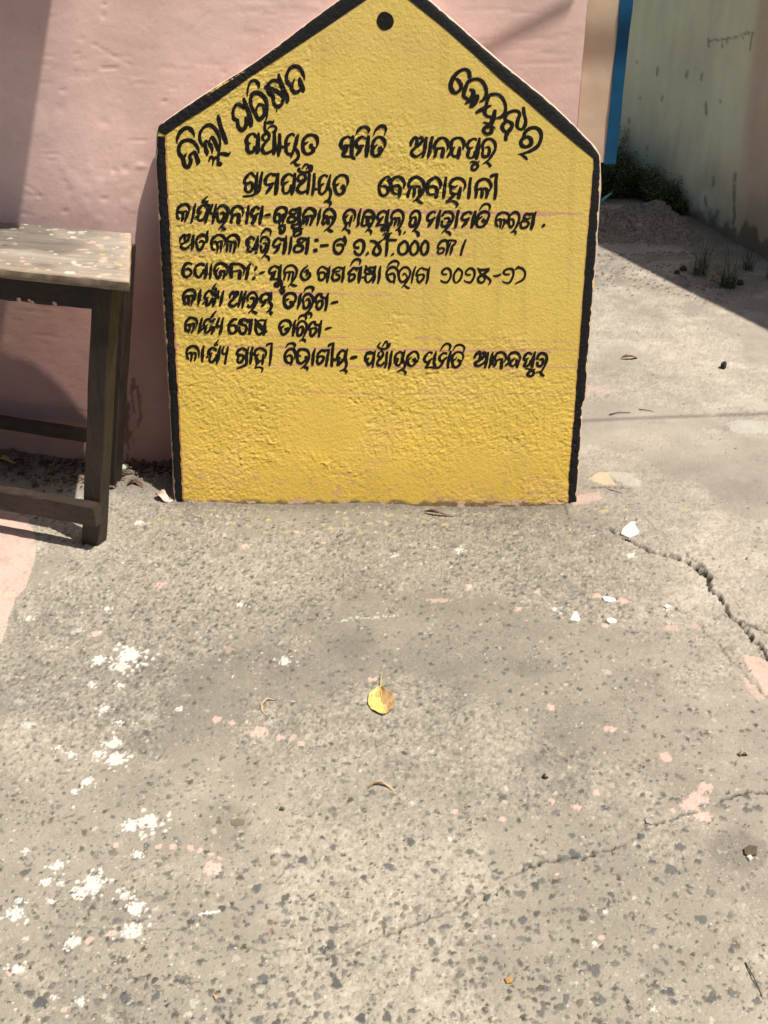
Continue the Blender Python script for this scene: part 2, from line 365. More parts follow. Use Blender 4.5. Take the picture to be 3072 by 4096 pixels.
for (a, b, r) in [(280, 1414, 27), (260, 1439, 19), (215, 1426, 15), (260, 1479, 9), (197, 1479, 9), (617, 1426, 13), (245, 1604, 17), (250, 1639, 22), (212, 1629, 12), (152, 1631, 11), (125, 1616, 6),
                  (60, 1336, 8), (257, 1559, 8), (225, 1531, 12), (385, 1531, 7), (320, 1777, 27), (280, 1784, 15), (187, 1689, 12), (162, 1709, 7), (200, 1912, 27), (172, 1932, 15), (125, 1872, 15),
                  (100, 1904, 10), (130, 1907, 8), (30, 1974, 19), (42, 1947, 9), (270, 1934, 14), (295, 1962, 19), (285, 2012, 23), (157, 2034, 15), (112, 1949, 8), (297, 1847, 10), (242, 1902, 5), (37, 2092, 14),
                  (172, 2162, 10), (117, 2152, 7), (57, 1839, 8), (1362, 1199, 10), (1197, 1315, 9), (1439, 1311, 7), (1282, 2037, 8), (1307, 1968, 5), (972, 1812, 5), (230, 1316, 8), (300, 1130, 9), (990, 1188, 8), (520, 1306, 6), (850, 1200, 5), (1410, 2180, 5)]:
    spatter(a, b, r*.9, WHITE*RNG.uniform(.92, 1.04), n=int(4+r*.55), spread=1.5)
for (a, b, r, op) in [(60, 1569, 14, .6), (40, 1516, 11, .4), (322, 1546, 16, .35), (1310, 1451, 10, .4), (420, 2165, 12, .5), (165, 1364, 12, .5), (1020, 2170, 18, .25)]:
    splat(a, b, r, WHITE*.9, op=op)
for i in range(16): splat(740+i*8, 1339-i*.6+RNG.normal()*1.5, RNG.uniform(2, 5), WHITE*.9, op=.7)
for i in range(8): splat(430+i*6, 1975-i*.9, 3.5, WHITE*.97)
for (a, b, r) in [(455, 1879, 19), (240, 2017, 12), (192, 2032, 10), (140, 2180, 8), (375, 1829, 9), (412, 1832, 9), (430, 1837, 8), (457, 1847, 7), (475, 1854, 6), (250, 1827, 7), (342, 1829, 6), (20, 2100, 9),
                  (562, 1579, 18), (548, 1588, 9), (605, 1594, 10), (632, 1594, 9), (652, 1606, 9), (467, 1554, 12), (500, 1561, 9), (210, 1368, 13), (345, 1264, 12), (530, 1181, 11), (597, 1259, 6), (485, 1158, 5),
                  (1012, 1266, 9), (1162, 1279, 8), (1120, 1316, 9), (1305, 1351, 9), (1345, 1298, 12), (1290, 1286, 10), (1439, 1634, 15), (1190, 1529, 10), (1524, 1700, 17), (1494, 1737, 22), (1520, 1762, 18),
                  (1510, 1722, 20), (1454, 1752, 9), (1290, 1712, 10), (1247, 1742, 10), (1192, 1730, 8), (1085, 1769, 9), (980, 1752, 9), (1092, 1730, 5), (1299, 2024, 7), (1204, 1887, 5), (1592, 1704, 5), (700, 1172, 6), (640, 1150, 6)]:
    splat(a, b, r, PINK*RNG.uniform(.95, 1.05))
for (a, b, rx, ry, op) in [(947, 1296, 24, 5, .6), (495, 1401, 12, 9, .4), (1317, 1574, 15, 6, .8), (1450, 1355, 18, 7, .6), (820, 1480, 0, 0, 0), (1500, 1350, 9, 6, .5), (1300, 842, 34, 5, .45), (1270, 838, 26, 4, .45)]:
    if rx: splat(a, b, rx, PINK if b > 900 else np.array([.52, .34, .32]), ry, op=op)
splat(805, 1468, 11, PINK, 5)
# blistered pink patches with a firm outline, traced
def patch(poly, c, op=.95, wob=5, hgt=.0012):
    xs = [p[0] for p in poly]; ys = [p[1] for p in poly]
    m = (dx_ > min(xs)-30) & (dx_ < max(xs)+30) & (dy_ > min(ys)-30) & (dy_ < max(ys)+30)
    X = dx_[m]+(fbm(GX[m]*30, GY[m]*30, 71, 3)-.5)*wob*2; Y = dy_[m]+(fbm(GX[m]*30, GY[m]*30, 72, 3)-.5)*wob*1.4
    ins = np.zeros(X.shape, bool); j = len(poly)-1
    for i in range(len(poly)):
        xi, yi = poly[i]; xj, yj = poly[j]
        ins ^= ((yi > Y) != (yj > Y)) & (X < (xj-xi)*(Y-yi)/(yj-yi+1e-9)+xi); j = i
    f = ins*op*(1-.35*sstep(.60, .66, small[m]))
    C[m] = C[m]*(1-f[:, None])+np.array(c)*f[:, None]; H[m] = H[m]*(1-.6*ins)+hgt*ins
patch([(-90, 1085), (20, 1098), (58, 1120), (74, 1150), (78, 1185), (70, 1230), (55, 1268), (30, 1300), (18, 1345), (6, 1385), (-30, 1420), (-120, 1420)], PINK*1.02, wob=4, hgt=.002)
patch([(1602, 1412), (1640, 1420), (1720, 1450), (1720, 1520), (1668, 1518), (1640, 1480), (1618, 1446)], PINK, .85)
patch([(1600, 1462), (1625, 1476), (1655, 1510), (1640, 1514), (1612, 1490)], PINK, .5)
patch([(1270, 1034), (1290, 1020), (1312, 1020), (1332, 1048), (1300, 1046)], (.52, .42, .28), .9, 2)
patch([(1312, 1018), (1350, 1020), (1386, 1038), (1378, 1050), (1338, 1048)], (.46, .43, .36), .7, 2)
patch([(1560, 915), (1600, 905), (1680, 912), (1680, 938), (1600, 936), (1584, 934)], (.47, .45, .39), .6, 3)
patch([(1565, 858), (1600, 852), (1660, 872), (1680, 890), (1610, 884)], (.47, .44, .38), .5, 3)
patch([(1255, 1066), (1290, 1060), (1300, 1076), (1270, 1086), (1238, 1092), (1232, 1080)], PINK*.95, .6, 6)
# yellow drips below the board, and white, pink, yellow flecks all over
for n in range(260):
    x = RNG.uniform(375, 1310); y = 1092+RNG.exponential(22)
    splat(x, min(y, 1210), RNG.uniform(1.6, 5.0), YEL*RNG.uniform(.85, 1.1), RNG.uniform(.8, 2.0), op=RNG.uniform(.25, .7))
for (a, b) in [(430, 1112), (500, 1128), (580, 1122), (575, 1150), (700, 1132), (745, 1118), (780, 1150), (800, 1130), (840, 1112), (835, 1128), (850, 1160), (960, 1130), (345, 1120), (330, 1130), (360, 1128), (385, 1128), (620, 1150), (540, 1138), (715, 1140), (1300, 1104), (1306, 1102), (1350, 1100), (1480, 1100)]:
    splat(a, b, 8, YEL, 2.8, op=.65)
for n in range(900):
    x = RNG.uniform(0, 1659) if n % 3 else RNG.uniform(0, 520); y = 1090+1130*RNG.uniform()
    splat(x, y, RNG.uniform(1.0, 3.2), (WHITE if RNG.uniform() < .75 else PINK)*RNG.uniform(.85, 1.05), spikes=.5, op=RNG.uniform(.5, 1), hgt=.0003)
for (a, b) in [(595, 1995), (588, 2010), (578, 2018), (458, 1287), (312, 1920), (505, 1984)]: splat(a, b, 5, np.array([.22, .07, .05]), op=.8)
# dark scraps and pits
for n in range(520):
    dxp = RNG.uniform(0, 1659); dyp = RNG.uniform(560, 2200) if dxp > 1240 else RNG.uniform(1100, 2200)
    gx, gy, _ = on_ground(dxp*D, dyp*D)
    stone(gx, gy, RNG.uniform(.0014, .0034)*(1 if gy < 2.3 else 1.5), (.05, .04, .03), -.0025, .5, .9)
# moss-dark dirt and litter bank along the wall foot; leaf dust on the far slab
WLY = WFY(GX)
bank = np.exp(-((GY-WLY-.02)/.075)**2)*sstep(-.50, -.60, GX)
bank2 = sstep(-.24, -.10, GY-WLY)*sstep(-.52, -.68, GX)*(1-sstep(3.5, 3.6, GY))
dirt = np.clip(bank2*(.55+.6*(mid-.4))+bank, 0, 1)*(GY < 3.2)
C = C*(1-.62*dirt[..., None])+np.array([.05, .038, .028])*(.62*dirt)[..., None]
H += bank*(.012+.03*np.clip(small-.35, 0, 1))+dirt*(fbm(GX*60, GY*60, 44, 3)-.5)*.010
foot = np.exp(-((GY-2.625)/.035)**2)*sstep(-.66, -.58, GX)*(1-sstep(.50, .58, GX))
C = C*(1-.30*foot[..., None]); H += foot*(small-.5)*.006
H -= .013*np.exp(-((GY-2.64)/.10)**2)*np.clip(np.sin((GX+.55)*6.0)**2*.7+sstep(-.1, .1, GX)*.5, 0, 1)*(np.abs(GX) < .53)
fz = sstep(4.0, 5.4, GY)*sstep(.2, .5, GX)
C = C*(1-.25*(fz*sstep(.5, .62, fbm(GX*5, GY*5, 61, 3)))[..., None])
gw = np.clip((GX-(2.03+.125*(5.37-GY))+.22)/.25+.0, 0, 1)**2*(GY > 3.5)*(.4+.8*mid)      # grime beside the green wall
C = C*(1-.55*gw[..., None])+np.array([.07, .06, .04])*(.55*gw)[..., None]
# loose leaf crumbs lit at the slab's far end
for n in range(420):
    dxp = RNG.uniform(1255, 1560); dyp = 590+RNG.normal()*22+(dxp-1255)*.06
    gx, gy, _ = on_ground(dxp*D, dyp*D); stone(gx, gy, RNG.uniform(.004, .010), (.09, .06, .04) if RNG.uniform() < .7 else (.4, .34, .26), .003, .5, .9)
# cracks, traced
def crack(pts, ws, depth, conv, darken=.8, wander=1.0, blur=1.0):
    P = []; W = []
    f = [conv(*p) for p in pts]
    for i in range(len(f)-1):
        for t in np.linspace(0, 1, 6, endpoint=False):
            x = f[i][0]+(f[i+1][0]-f[i][0])*t; y = f[i][1]+(f[i+1][1]-f[i][1])*t; P.append((x+RNG.normal()*5.5*wander, y+RNG.normal()*3.2*wander)); W.append(ws[i]+(ws[i+1]-ws[i])*t)
    P.append(f[-1]); W.append(ws[-1])
    G = on_ground(np.array([p[0] for p in P]), np.array([p[1] for p in P])); zc = G[:, 1]*CT+CAMH*ST
    W = np.array(W)*.55*zc/FPX*np.clip(RNG.normal(1, .45, len(W)), .15, 1.9)
    for a in range(0, len(G)-1, 6):
        b = min(a+7, len(G)); s = G[a:b]; w = win(s[:, 0].min()-.03, s[:, 0].max()+.03, s[:, 1].min()-.03, s[:, 1].max()+.03)
        if w is None: continue
        d = seg_dist(GX[w], GY[w], s, W[a:b]); px_ = .0011*(GY[w]+.76)
        m = np.clip(.52-d/px_*.9+.25*(vn(GX[w]*90, GY[w]*90, 77)-.5), 0, 1)*(1 if darken > .8 else sstep(.22, .42, vn(GX[w]*34, GY[w]*34, 78)))
        C[w] = C[w]*(1-darken*m[..., None]); H[w] -= depth*m
cz = lambda x, y: (2380+x/2.397, 2050+y/2.397)
crack([(100, 140), (240, 200), (320, 250), (420, 300), (550, 365), (650, 400), (770, 435), (860, 470), (960, 520), (1040, 570), (1115, 625), (1080, 690), (1100, 745), (1200, 800), (1240, 870), (1280, 960), (1340, 1030), (1440, 1110), (1490, 1180), (1560, 1240), (1610, 1310), (1659, 1380), (1760, 1500)],
      [9, 10, 9, 9, 8, 7, 8, 10, 13, 20, 17, 10, 9, 12, 7, 9, 7, 8, 9, 8, 9, 10, 10], .014, cz, .90)
crack([(1050, 660), (1120, 680), (1190, 690)], [3]*3, .004, cz, .7)
crack([(880, 400), (960, 480), (1010, 500), (1060, 540)], [4]*4, .006, cz, .8)
crack([(1480, 1180), (1500, 1230), (1560, 1245)], [4]*3, .004, cz, .7)
crack([(1540, 1240), (1600, 1360), (1680, 1440)], [4]*3, .004, cz, .7)
crack([(440, 200), (500, 270), (620, 290), (710, 345), (830, 380), (930, 380)], [3]*6, .004, cz, .7)
crack([(700, 395), (780, 410), (880, 430)], [4]*3, .005, cz, .8)
crack([(1440, 1045), (1530, 1090), (1560, 1110), (1650, 1150)], [6]*4, .006, cz, .8)
crack([(-100, 120), (0, 160), (60, 165)], [3]*3, .004, cz, .6)
crack([(760, 900), (930, 1000), (1050, 1130), (1180, 1260), (1300, 1400), (1400, 1490), (1500, 1620), (1600, 1720), (1700, 1830)], [4]*9, .003, cz, .5)
c8 = lambda x, y: ((829.5+x/2)*D, (1672+y/2)*D)
crack([(1760, 60), (1659, 75), (1560, 75), (1460, 110), (1390, 130), (1350, 155), (1260, 185), (1170, 210), (1130, 190)], [8, 9, 9, 9, 8, 8, 9, 10, 6], .006, c8, .72)
crack([(990, 315), (900, 345), (850, 360), (740, 370), (680, 380), (600, 415), (520, 455), (480, 485), (400, 515), (350, 535), (290, 590), (150, 640), (80, 665), (0, 700)], [7, 9, 8, 9, 8, 7, 8, 6, 5, 5, 4, 7, 7, 7], .005, c8, .60)
crack([(1130, 200), (1100, 262), (1040, 300), (990, 315)], [5]*4, .004, c8, .55)
crack([(980, 410), (1020, 450), (1060, 520)], [6, 7, 4], .004, c8, .55)
crack([(1555, 770), (1590, 860), (1640, 970)], [3, 5, 3], .003, c8, .6)
c7 = lambda x, y: (x/2*D, (1672+y/2)*D)
crack([(1659, 700), (1600, 720), (1500, 775), (1400, 780), (1250, 752), (1160, 768), (1050, 745), (960, 710), (880, 655), (850, 625), (790, 665), (650, 672)], [5, 6, 5, 4, 5, 5, 4, 3, 4, 6, 5, 3], .004, c7, .48)
crack([(600, 668), (300, 660), (190, 640), (100, 590)], [3, 5, 4, 3], .003, c7, .35)
crack([(745, 885), (800, 900), (860, 895)], [5, 7, 4], .004, c7, .6)
crack([(1000, 1040), (990, 1080), (930, 1000)], [9, 9, 8], .004, c7, .6)
c4 = lambda x, y: (2200+x/1.843, 1000+y/1.843)
crack([(260, 1745), (340, 1748), (430, 1742), (520, 1752), (640, 1750)], [4, 5, 4, 4, 2], .004, c4, .75)
crack([(440, 1650), (480, 1690), (520, 1735)], [3]*3, .003, c4, .6)
crack([(1250, 1275), (1330, 1340), (1450, 1335), (1607, 1335)], [3]*4, .003, c4, .45)
crack([(1370, 1105), (1500, 1098), (1607, 1110)], [3]*3, .003, c4, .45)
crack([(470, 1070), (340, 1075), (270, 1080)], [3]*3, .003, c4, .5)
for n in range(26):                                                      # hairlines on the far slab
    x = RNG.uniform(1270, 1640); y = RNG.uniform(560, 1000); l = RNG.uniform(14, 50)
    crack([(x, y), (x+l*.5, y+RNG.normal()*2), (x+l, y+RNG.normal()*4)], [1.5, 2.5, 1.5], .003, lambda a, b: (a*D, b*D), .35)
C = np.clip(C, .012, .8)
ground = grid_obj('ground', np.stack([GX, GY, H], -1), M['ground'], None, C); tag(ground, kind='structure')
# ground beyond the finely built part, coloured darker to bounce less light
fg = mesh_obj('outer_ground', [(-60, -40, -.03), (60, -40, -.03), (60, 120, -.03), (-60, 120, -.03)], [(0, 1, 2, 3)], M['far_ground']); tag(fg, kind='structure')

# ---------------------------------------------------------------- pink wall
wall_n = np.array([-WS, 1.0, -WB]); wall_p = np.array([WX, WY, 0.0])
WXR = 0.5*(on_plane(1270*D, 0, wall_p, wall_n)[0]+on_plane(1253*D, 210*D, wall_p, wall_n)[0])
wx = np.linspace(-2.4, WXR, 470); wz = np.concatenate([np.linspace(-.05, 1.6, 330), np.linspace(1.7, 3.0, 8)])
X, Z = np.meshgrid(wx, wz); Y = WY+WS*(X-WX)+WB*Z+.42*np.clip(-.78-X, 0, 9)**1.6
wpx, wpy = to_px(np.stack([X, Y, Z], -1))
hz = (fbm(X*3, Z*3, 5, 2)-.5)*.008+(fbm(X*12, Z*16, 6, 3)-.5)*.0022+(fbm(X*50, Z*90, 7, 2)-.5)*.0005
scr = sstep(.70, .76, fbm(X*9, Z*95, 8, 2))*sstep(.5, .6, vn(X*4, Z*6, 18)); hz -= scr*.0010
lump = sstep(.60, .75, fbm(X*25, Z*25, 12, 2))*sstep(.45, .6, fbm(X*3, Z*3, 13, 2)); hz += lump*.0016
z1 = lambda x, y: (x/1.508, y/1.508)
for (a, b, rx, rz, dpt) in [(630, 25, 12, 10, .005), (622, 98, 14, 22, .004), (575, 270, 12, 10, .005), (462, 330, 26, 9, .004), (990, 612, 16, 9, .005), (755, 1022, 26, 26, .004), (850, 1002, 38, 18, -.004), (628, 1200, 22, 12, .005),
                            (690, 1030, 14, 18, .004), (490, 235, 12, 12, .003), (380, 545, 14, 16, .003), (1350, 440, 18, 12, .003), (1290, 500, 16, 10, .002), (625, 740, 34, 30, .0025), (370, 650, 40, 46, .0022), (480, 360, 50, 20, .002), (635, 992, 8, 8, .004),
                            (720, 600, 8, 8, .003), (1440, 345, 9, 8, .003), (415, 1150, 30, 24, .002), (395, 1275, 22, 12, .004), (80, 1170, 20, 9, -.002), (60, 60, 9, 12, .003)]:
    fx, fy = z1(a, b); g = np.exp(-(((wpx-fx)/(rx/1.508))**2+((wpy-fy)/(rz/1.508))**2)*1.2); hz -= dpt*g*(.5+fbm(X*180, Z*180, 15, 2))
for pts, w_, dpt in [([(600, 285), (680, 335), (800, 400)], 3, .003), ([(610, 410), (710, 408)], 3.5, .004), ([(775, 846), (880, 848)], 2.5, .003), ([(240, 930), (460, 925)], 1.5, .002), ([(410, 465), (530, 470)], 2, .002), ([(740, 485), (860, 500)], 2, .002), ([(980, 528), (1110, 540)], 1.5, .002),
                     ([(710, 985), (706, 1100), (712, 1230), (708, 1400)], 1.5, .0018), ([(150, 1110), (230, 1170), (265, 1215)], 2.5, .003), ([(720, 1365), (800, 1368)], 2, .003), ([(1120, 210), (1260, 70)], 3, .002), ([(830, 120), (900, 185)], 2, .002), ([(460, 1056), (560, 1056)], 1.5, .002)]:
    d = seg_dist(wpx, wpy, [z1(*p) for p in pts]); hz -= dpt*np.exp(-(d/w_)**2)
wc = np.array([.81, .575, .52])*np.ones(X.shape+(1,))
wc = wc*(1+.12*(fbm(X*3, Z*3, 31, 3)-.5))[..., None]*(1+.10*(fbm(X*16, Z*50, 32, 3)-.5))[..., None]
wc = wc*np.array([1, 1, 1])+(lump*.03)[..., None]
darker = sstep(.98, .38, Z+.30*(fbm(X*4, Z*3, 38, 4)-.5)+.10*sstep(-.9, -1.2, X)); wc = wc*(1-darker[..., None]*np.array([.40, .50, .50]))  # wall colour turns darker and redder towards the foot
low = sstep(.34, .0, Z+.10*(fbm(X*8, Z*8, 37, 2)-.5)); wc = wc*(1-.14*low[..., None])+np.array([.30, .19, .12])*(.14*low)[..., None]
z2 = lambda x, y: (x/1.7011, 1000+y/1.7011)
st = np.zeros(X.shape)
for pts, w_ in [([(905, 890), (915, 930)], 17), ([(890, 930), (895, 1000), (910, 1100)], 5), ([(935, 930), (950, 1020), (962, 1150)], 6), ([(945, 1150), (945, 1200)], 5), ([(865, 1060), (860, 1160), (865, 1250)], 17), ([(875, 1240), (870, 1340), (868, 1420)], 4), ([(895, 1240), (905, 1330)], 3), ([(850, 1240), (855, 1310)], 3), ([(850, 1000), (855, 1060)], 8)]:
    d = seg_dist(wpx, wpy, [z2(*p) for p in pts])-w_*.6+(fbm(X*120, Z*60, 41, 2)-.5)*10; st = np.maximum(st, np.clip(1-d/3, 0, 1)*.8)
wc = wc*(1-.72*st[..., None])+np.array([.06, .025, .015])*(.72*st)[..., None]
stn = sstep(.52, .72, fbm(X*5, Z*2.2, 57, 4)); wc = wc*(1-.10*stn[..., None])*np.where(stn[..., None] > 0, np.array([1, .985, .96]), 1)
for n_ in range(46):
    xa = RNG.uniform(0, 680); ya = RNG.uniform(0, 480); an = RNG.normal()*.12 if n_ % 3 else RNG.uniform(-1.2, 1.2); l_ = RNG.uniform(8, 46)
    m = (np.abs(wpx/D-xa) < 60) & (np.abs(wpy/D-ya) < 60); d = seg_dist(wpx[m]/D, wpy[m]/D, [(xa, ya), (xa+l_*math.cos(an), ya+l_*math.sin(an))]); g_ = np.clip(1-d/1.1, 0, 1); wc[m] = wc[m]*(1-.13*g_*(1 if n_ % 2 else -1))[:, None]; hz[m] -= .0012*g_
spk = sstep(.80, .84, fbm(X*140, Z*140, 51, 2)); wc = wc*(1-.10*spk[..., None])
hz = hz*.48
n_w = np.array([WS, -1.0, WB]); n_w /= np.linalg.norm(n_w)
P = np.stack([X, Y, Z], -1)+hz[..., None]*n_w
pink = grid_obj('pink_wall', P, M['pink_wall'], None, np.clip(wc, .01, .9))
tag(pink, 'pink limewashed house wall with scratched plaster behind the yellow board', 'wall')
yb = WY+WS*(WXR-WX)
body = mesh_obj('wall_return', [(WXR, yb-.001, -.05), (WXR, yb-.001+.06, 3.0), (WXR, yb+.25, 3.0), (WXR, yb+.25, -.05), (-2.4, 4.2, -.05), (-2.4, 4.2, 3.0), (-2.4, 3.79, 3.0), (WXR, yb+.25, 3.0)],
                [(0, 1, 2, 3), (1, 6, 5, 2)], surface('pink_plaster_return', (.66, .44, .38), var=.1), pink)

# ---------------------------------------------------------------- cream wall with the blue corner band
CY = 3.02
cxr = .5*(at_depth(1340*D, 0, CY)[0]+at_depth(1305*D, 345*D, CY)[0]); cbr = .5*(at_depth(1367*D, 0, CY)[0]+at_depth(1331*D, 348*D, CY)[0])
cbz = at_depth(1318*D, 351*D, CY)[2]
def slab_grid(name, x0, x1, z0, z1, y, mat, parent, col, nx=40, nz=120, seed=0, amp=.003):
    X, Z = np.meshgrid(np.linspace(x0, x1, nx), np.linspace(z0, z1, nz)); e = amp*(fbm(X*20, Z*20, seed, 3)-.5)
    e = e+amp*.8*(vn(X*0+3.1, Z*9, seed+4)-.5)
    P = np.stack([X+(X == x1)*(vn(X*0+1.3, Z*14, seed+9)-.5)*.004, y+e, Z], -1)
    return grid_obj(name, P, mat, parent, None if col is None else np.array(col)*(1+.12*(fbm(X*6, Z*5, seed+2, 3)-.5))[..., None])
cream = slab_grid('cream_wall', WXR-.25, cxr, cbz, 3.0, CY, M['cream'], None, (.62, .48, .345), 60, 150, 3)
tag(cream, 'cream painted wall strip edged with a bright blue corner band', 'wall')
blue = slab_grid('blue_band', cxr, cbr, cbz-.004, 3.0, CY-.003, M['blue'], cream, None, 12, 150, 5)
mesh_obj('wall_core', [(WXR-.25, CY+.004, -.1), (cbr-.055, CY+.004, -.1), (cbr-.055, CY+.004, cbz+.002), (cbr-.001, CY+.004, cbz+.002), (cbr-.001, CY+.004, 3), (WXR-.25, CY+.004, 3),
                       (WXR-.25, 3.3, -.1), (cbr-.055, 3.3, -.1), (cbr-.055, 3.3, cbz+.002), (cbr-.001, 3.3, cbz+.002), (cbr-.001, 3.3, 3), (WXR-.25, 3.3, 3)],
         [(5, 4, 3, 2, 1, 0), (1, 2, 8, 7), (2, 3, 9, 8), (3, 4, 10, 9), (6, 7, 8, 9, 10, 11), (4, 5, 11, 10)], M['concrete'], cream)

# ---------------------------------------------------------------- green wall in its own shade
def gwx(y): return 2.03+.125*(5.37-y)
gy_ = np.linspace(5.22, 12.5, 420); gz_ = np.linspace(-.05, 2.6, 260); Yg, Zg = np.meshgrid(gy_, gz_)
Xg = gwx(Yg)+(fbm(Yg*2, Zg*2, 81, 3)-.5)*.03+(fbm(Yg*14, Zg*14, 83, 3)-.5)*.006
gpx, gpy = to_px(np.stack([Xg, Yg, Zg], -1)); gpx = gpx/D; gpy = gpy/D
gc = np.array([.74, .76, .55])*np.ones(Xg.shape+(1,))
streak = fbm(Yg*9, Zg*1.0, 85, 4); gc = gc*(1+.20*(streak-.5))[..., None]*(1+.25*(fbm(Yg*1.3, Zg*1.3, 86, 2)-.5))[..., None]
pk = sstep(-22, 22, gpx-(1636-(gpy)*.085)+(streak-.5)*30); pk2 = sstep(60, 0, np.hypot((gpx-1565)/1.0, (gpy-395)/1.4)+(streak-.5)*60)
pk = np.clip(pk+pk2*.5, 0, 1); gc = gc*(1-.8*pk[..., None])+np.array([.62, .47, .36])*(.8*pk)[..., None]
mould = sstep(.40, .0, Zg-.50*(fbm(Yg*5, Zg*1.6, 87, 4)-.45)-.06*(vn(Yg*26, Zg*2, 88)-.5))
gc = gc*(1-.45*mould[..., None])+np.array([.20, .20, .12])*(.45*mould)[..., None]
mould2 = sstep(.085, .05, Zg-.34*(fbm(Yg*7, Zg*5, 89, 5)-.47)); gc = gc*(1-.72*mould2[..., None])+np.array([.12, .10, .065])*(.72*mould2)[..., None]
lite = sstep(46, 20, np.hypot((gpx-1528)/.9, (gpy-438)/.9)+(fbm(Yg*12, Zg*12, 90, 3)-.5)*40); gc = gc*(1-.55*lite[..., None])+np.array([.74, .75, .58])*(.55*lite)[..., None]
mk = np.zeros(Xg.shape); g3 = lambda x, y: ((2200+x/1.9025)/D, y/1.9025/D)
for pts, w_ in [([(1205, 300), (1208, 355)], 2.6), ([(1208, 315), (1260, 305), (1330, 298), (1420, 280), (1520, 245)], 2.0), ([(1310, 300), (1312, 352)], 1.6), ([(1345, 290), (1350, 325)], 1.4), ([(1405, 275), (1408, 300)], 1.4), ([(1455, 262), (1470, 285)], 1.4), ([(1500, 245), (1510, 265)], 1.6), ([(1545, 240), (1520, 380)], 2.5),
                ([(820, 510), (815, 570)], 3), ([(1045, 545), (1038, 590)], 3.4), ([(855, 740), (850, 765)], 3), ([(680, 750), (690, 742)], 2), ([(1185, 780), (1188, 870)], 3), ([(1295, 770), (1300, 775)], 3), ([(738, 1110), (740, 1140)], 2), ([(1412, 1320), (1405, 1385)], 4), ([(1245, 1355), (1242, 1410)], 2.5),
                ([(1405, 1410), (1400, 1550), (1402, 1660), (1395, 1700)], 5.5), ([(1180, 1500), (1188, 1560)], 4), ([(600, 905), (600, 930)], 3), ([(663, 470), (664, 480)], 2.4), ([(1160, 560), (1145, 605)], 2)]:
    d = seg_dist(gpx, gpy, [g3(*p) for p in pts])-w_*.35+(fbm(Yg*60, Zg*60, 92, 2)-.5)*4; mk = np.maximum(mk, np.clip(1-d/2.6, 0, 1))
gc = gc*(1-.55*mk[..., None])
gc = np.clip(gc, .015, .82)
green = grid_obj('green_wall', np.stack([Xg, Yg, Zg], -1), M['green'], None, gc, flip=True)
tag(green, 'pale green plastered wall with dark mould stains along its foot', 'wall')
mesh_obj('wall_back', [(gwx(5.22), 5.215, -.1), (gwx(5.22)+.2, 5.215, -.1), (gwx(5.22)+.2, 5.215, 2.6), (gwx(5.22), 5.215, 2.6), (gwx(12.5)+.2, 12.5, -.1), (gwx(12.5)+.2, 12.5, 2.6), (gwx(12.5), 12.5, 2.6)],
         [(0, 1, 2, 3), (1, 4, 5, 2), (3, 2, 5, 6)], M['concrete'], green)

# ---------------------------------------------------------------- the painted information board
LEAN = math.radians(11)
bl = on_ground(378*D, 1083*D); br = on_ground(1238*D, 1085*D); be = (br-bl)/np.linalg.norm(br-bl)
bperp = np.array([-be[1], be[0], 0.0]); bup = bperp*math.sin(LEAN)+np.array([0, 0, math.cos(LEAN)]); bn = np.cross(be, bup)   # bn points to the viewer side
if bn[1] > 0: bn = -bn
def uv(x, y):
    P = on_plane(x, y, bl, bn)-bl; return P@be, P@bup
def board_pt(u, v, h): return bl+np.asarray(u)[..., None]*be+np.asarray(v)[..., None]*bup+np.asarray(h)[..., None]*bn
OUT_L = [(703, 2010), (697, 1985), (689, 1851), (683, 1704), (673, 1542), (665, 1395), (655, 1245), (647, 1101), (640, 992), (634, 841), (627, 732), (623, 638), (628, 519), (634, 503), (665, 481), (701, 456), (780, 402), (900, 325), (1000, 263), (1100, 192), (1220, 100), (1356, 0), (1550, -145)]
OUT_R = [(2311, 2010), (2307, 1980), (2312, 1915), (2319, 1824), (2325, 1734), (2328, 1670), (2330, 1636), (2341, 1597), (2348, 1517), (2354, 1408), (2361, 1320), (2369, 1247), (2376, 1139), (2384, 1030), (2391, 922), (2398, 813), (2403, 705), (2400, 655), (2398, 621), (2375, 585), (2326, 531), (2260, 468), (2190, 402), (2120, 345), (2048, 287), (1990, 240), (1850, 116), (1717, 0), (1550, -145)]
IN_L = [(732, 2010), (730, 1973), (724, 1851), (716, 1668), (709, 1525), (699, 1363), (692, 1225), (690, 1137), (685, 1029), (680, 920), (672, 812), (665, 681), (661, 540), (745, 482), (800, 450), (873, 402), (910, 371), (1000, 309), (1121, 230), (1290, 118), (1464, 0), (1553, -78)]
IN_R = [(2274, 2010), (2276, 1897), (2287, 1770), (2296, 1662), (2305, 1553), (2312, 1452), (2320, 1345), (2326, 1265), (2335, 1157), (2342, 1048), (2353, 922), (2364, 791), (2373, 683), (2374, 630), (2305, 578), (2200, 489), (2091, 392), (2000, 316), (1900, 222), (1780, 115), (1636, 0), (1553, -78)]
def edge_uv(L):
    a = np.array([uv(x, y) for x, y in L]); a = a[np.argsort(a[:, 1])]; return a
eOL, eOR, eIL, eIR = map(edge_uv, (OUT_L, OUT_R, IN_L, IN_R))
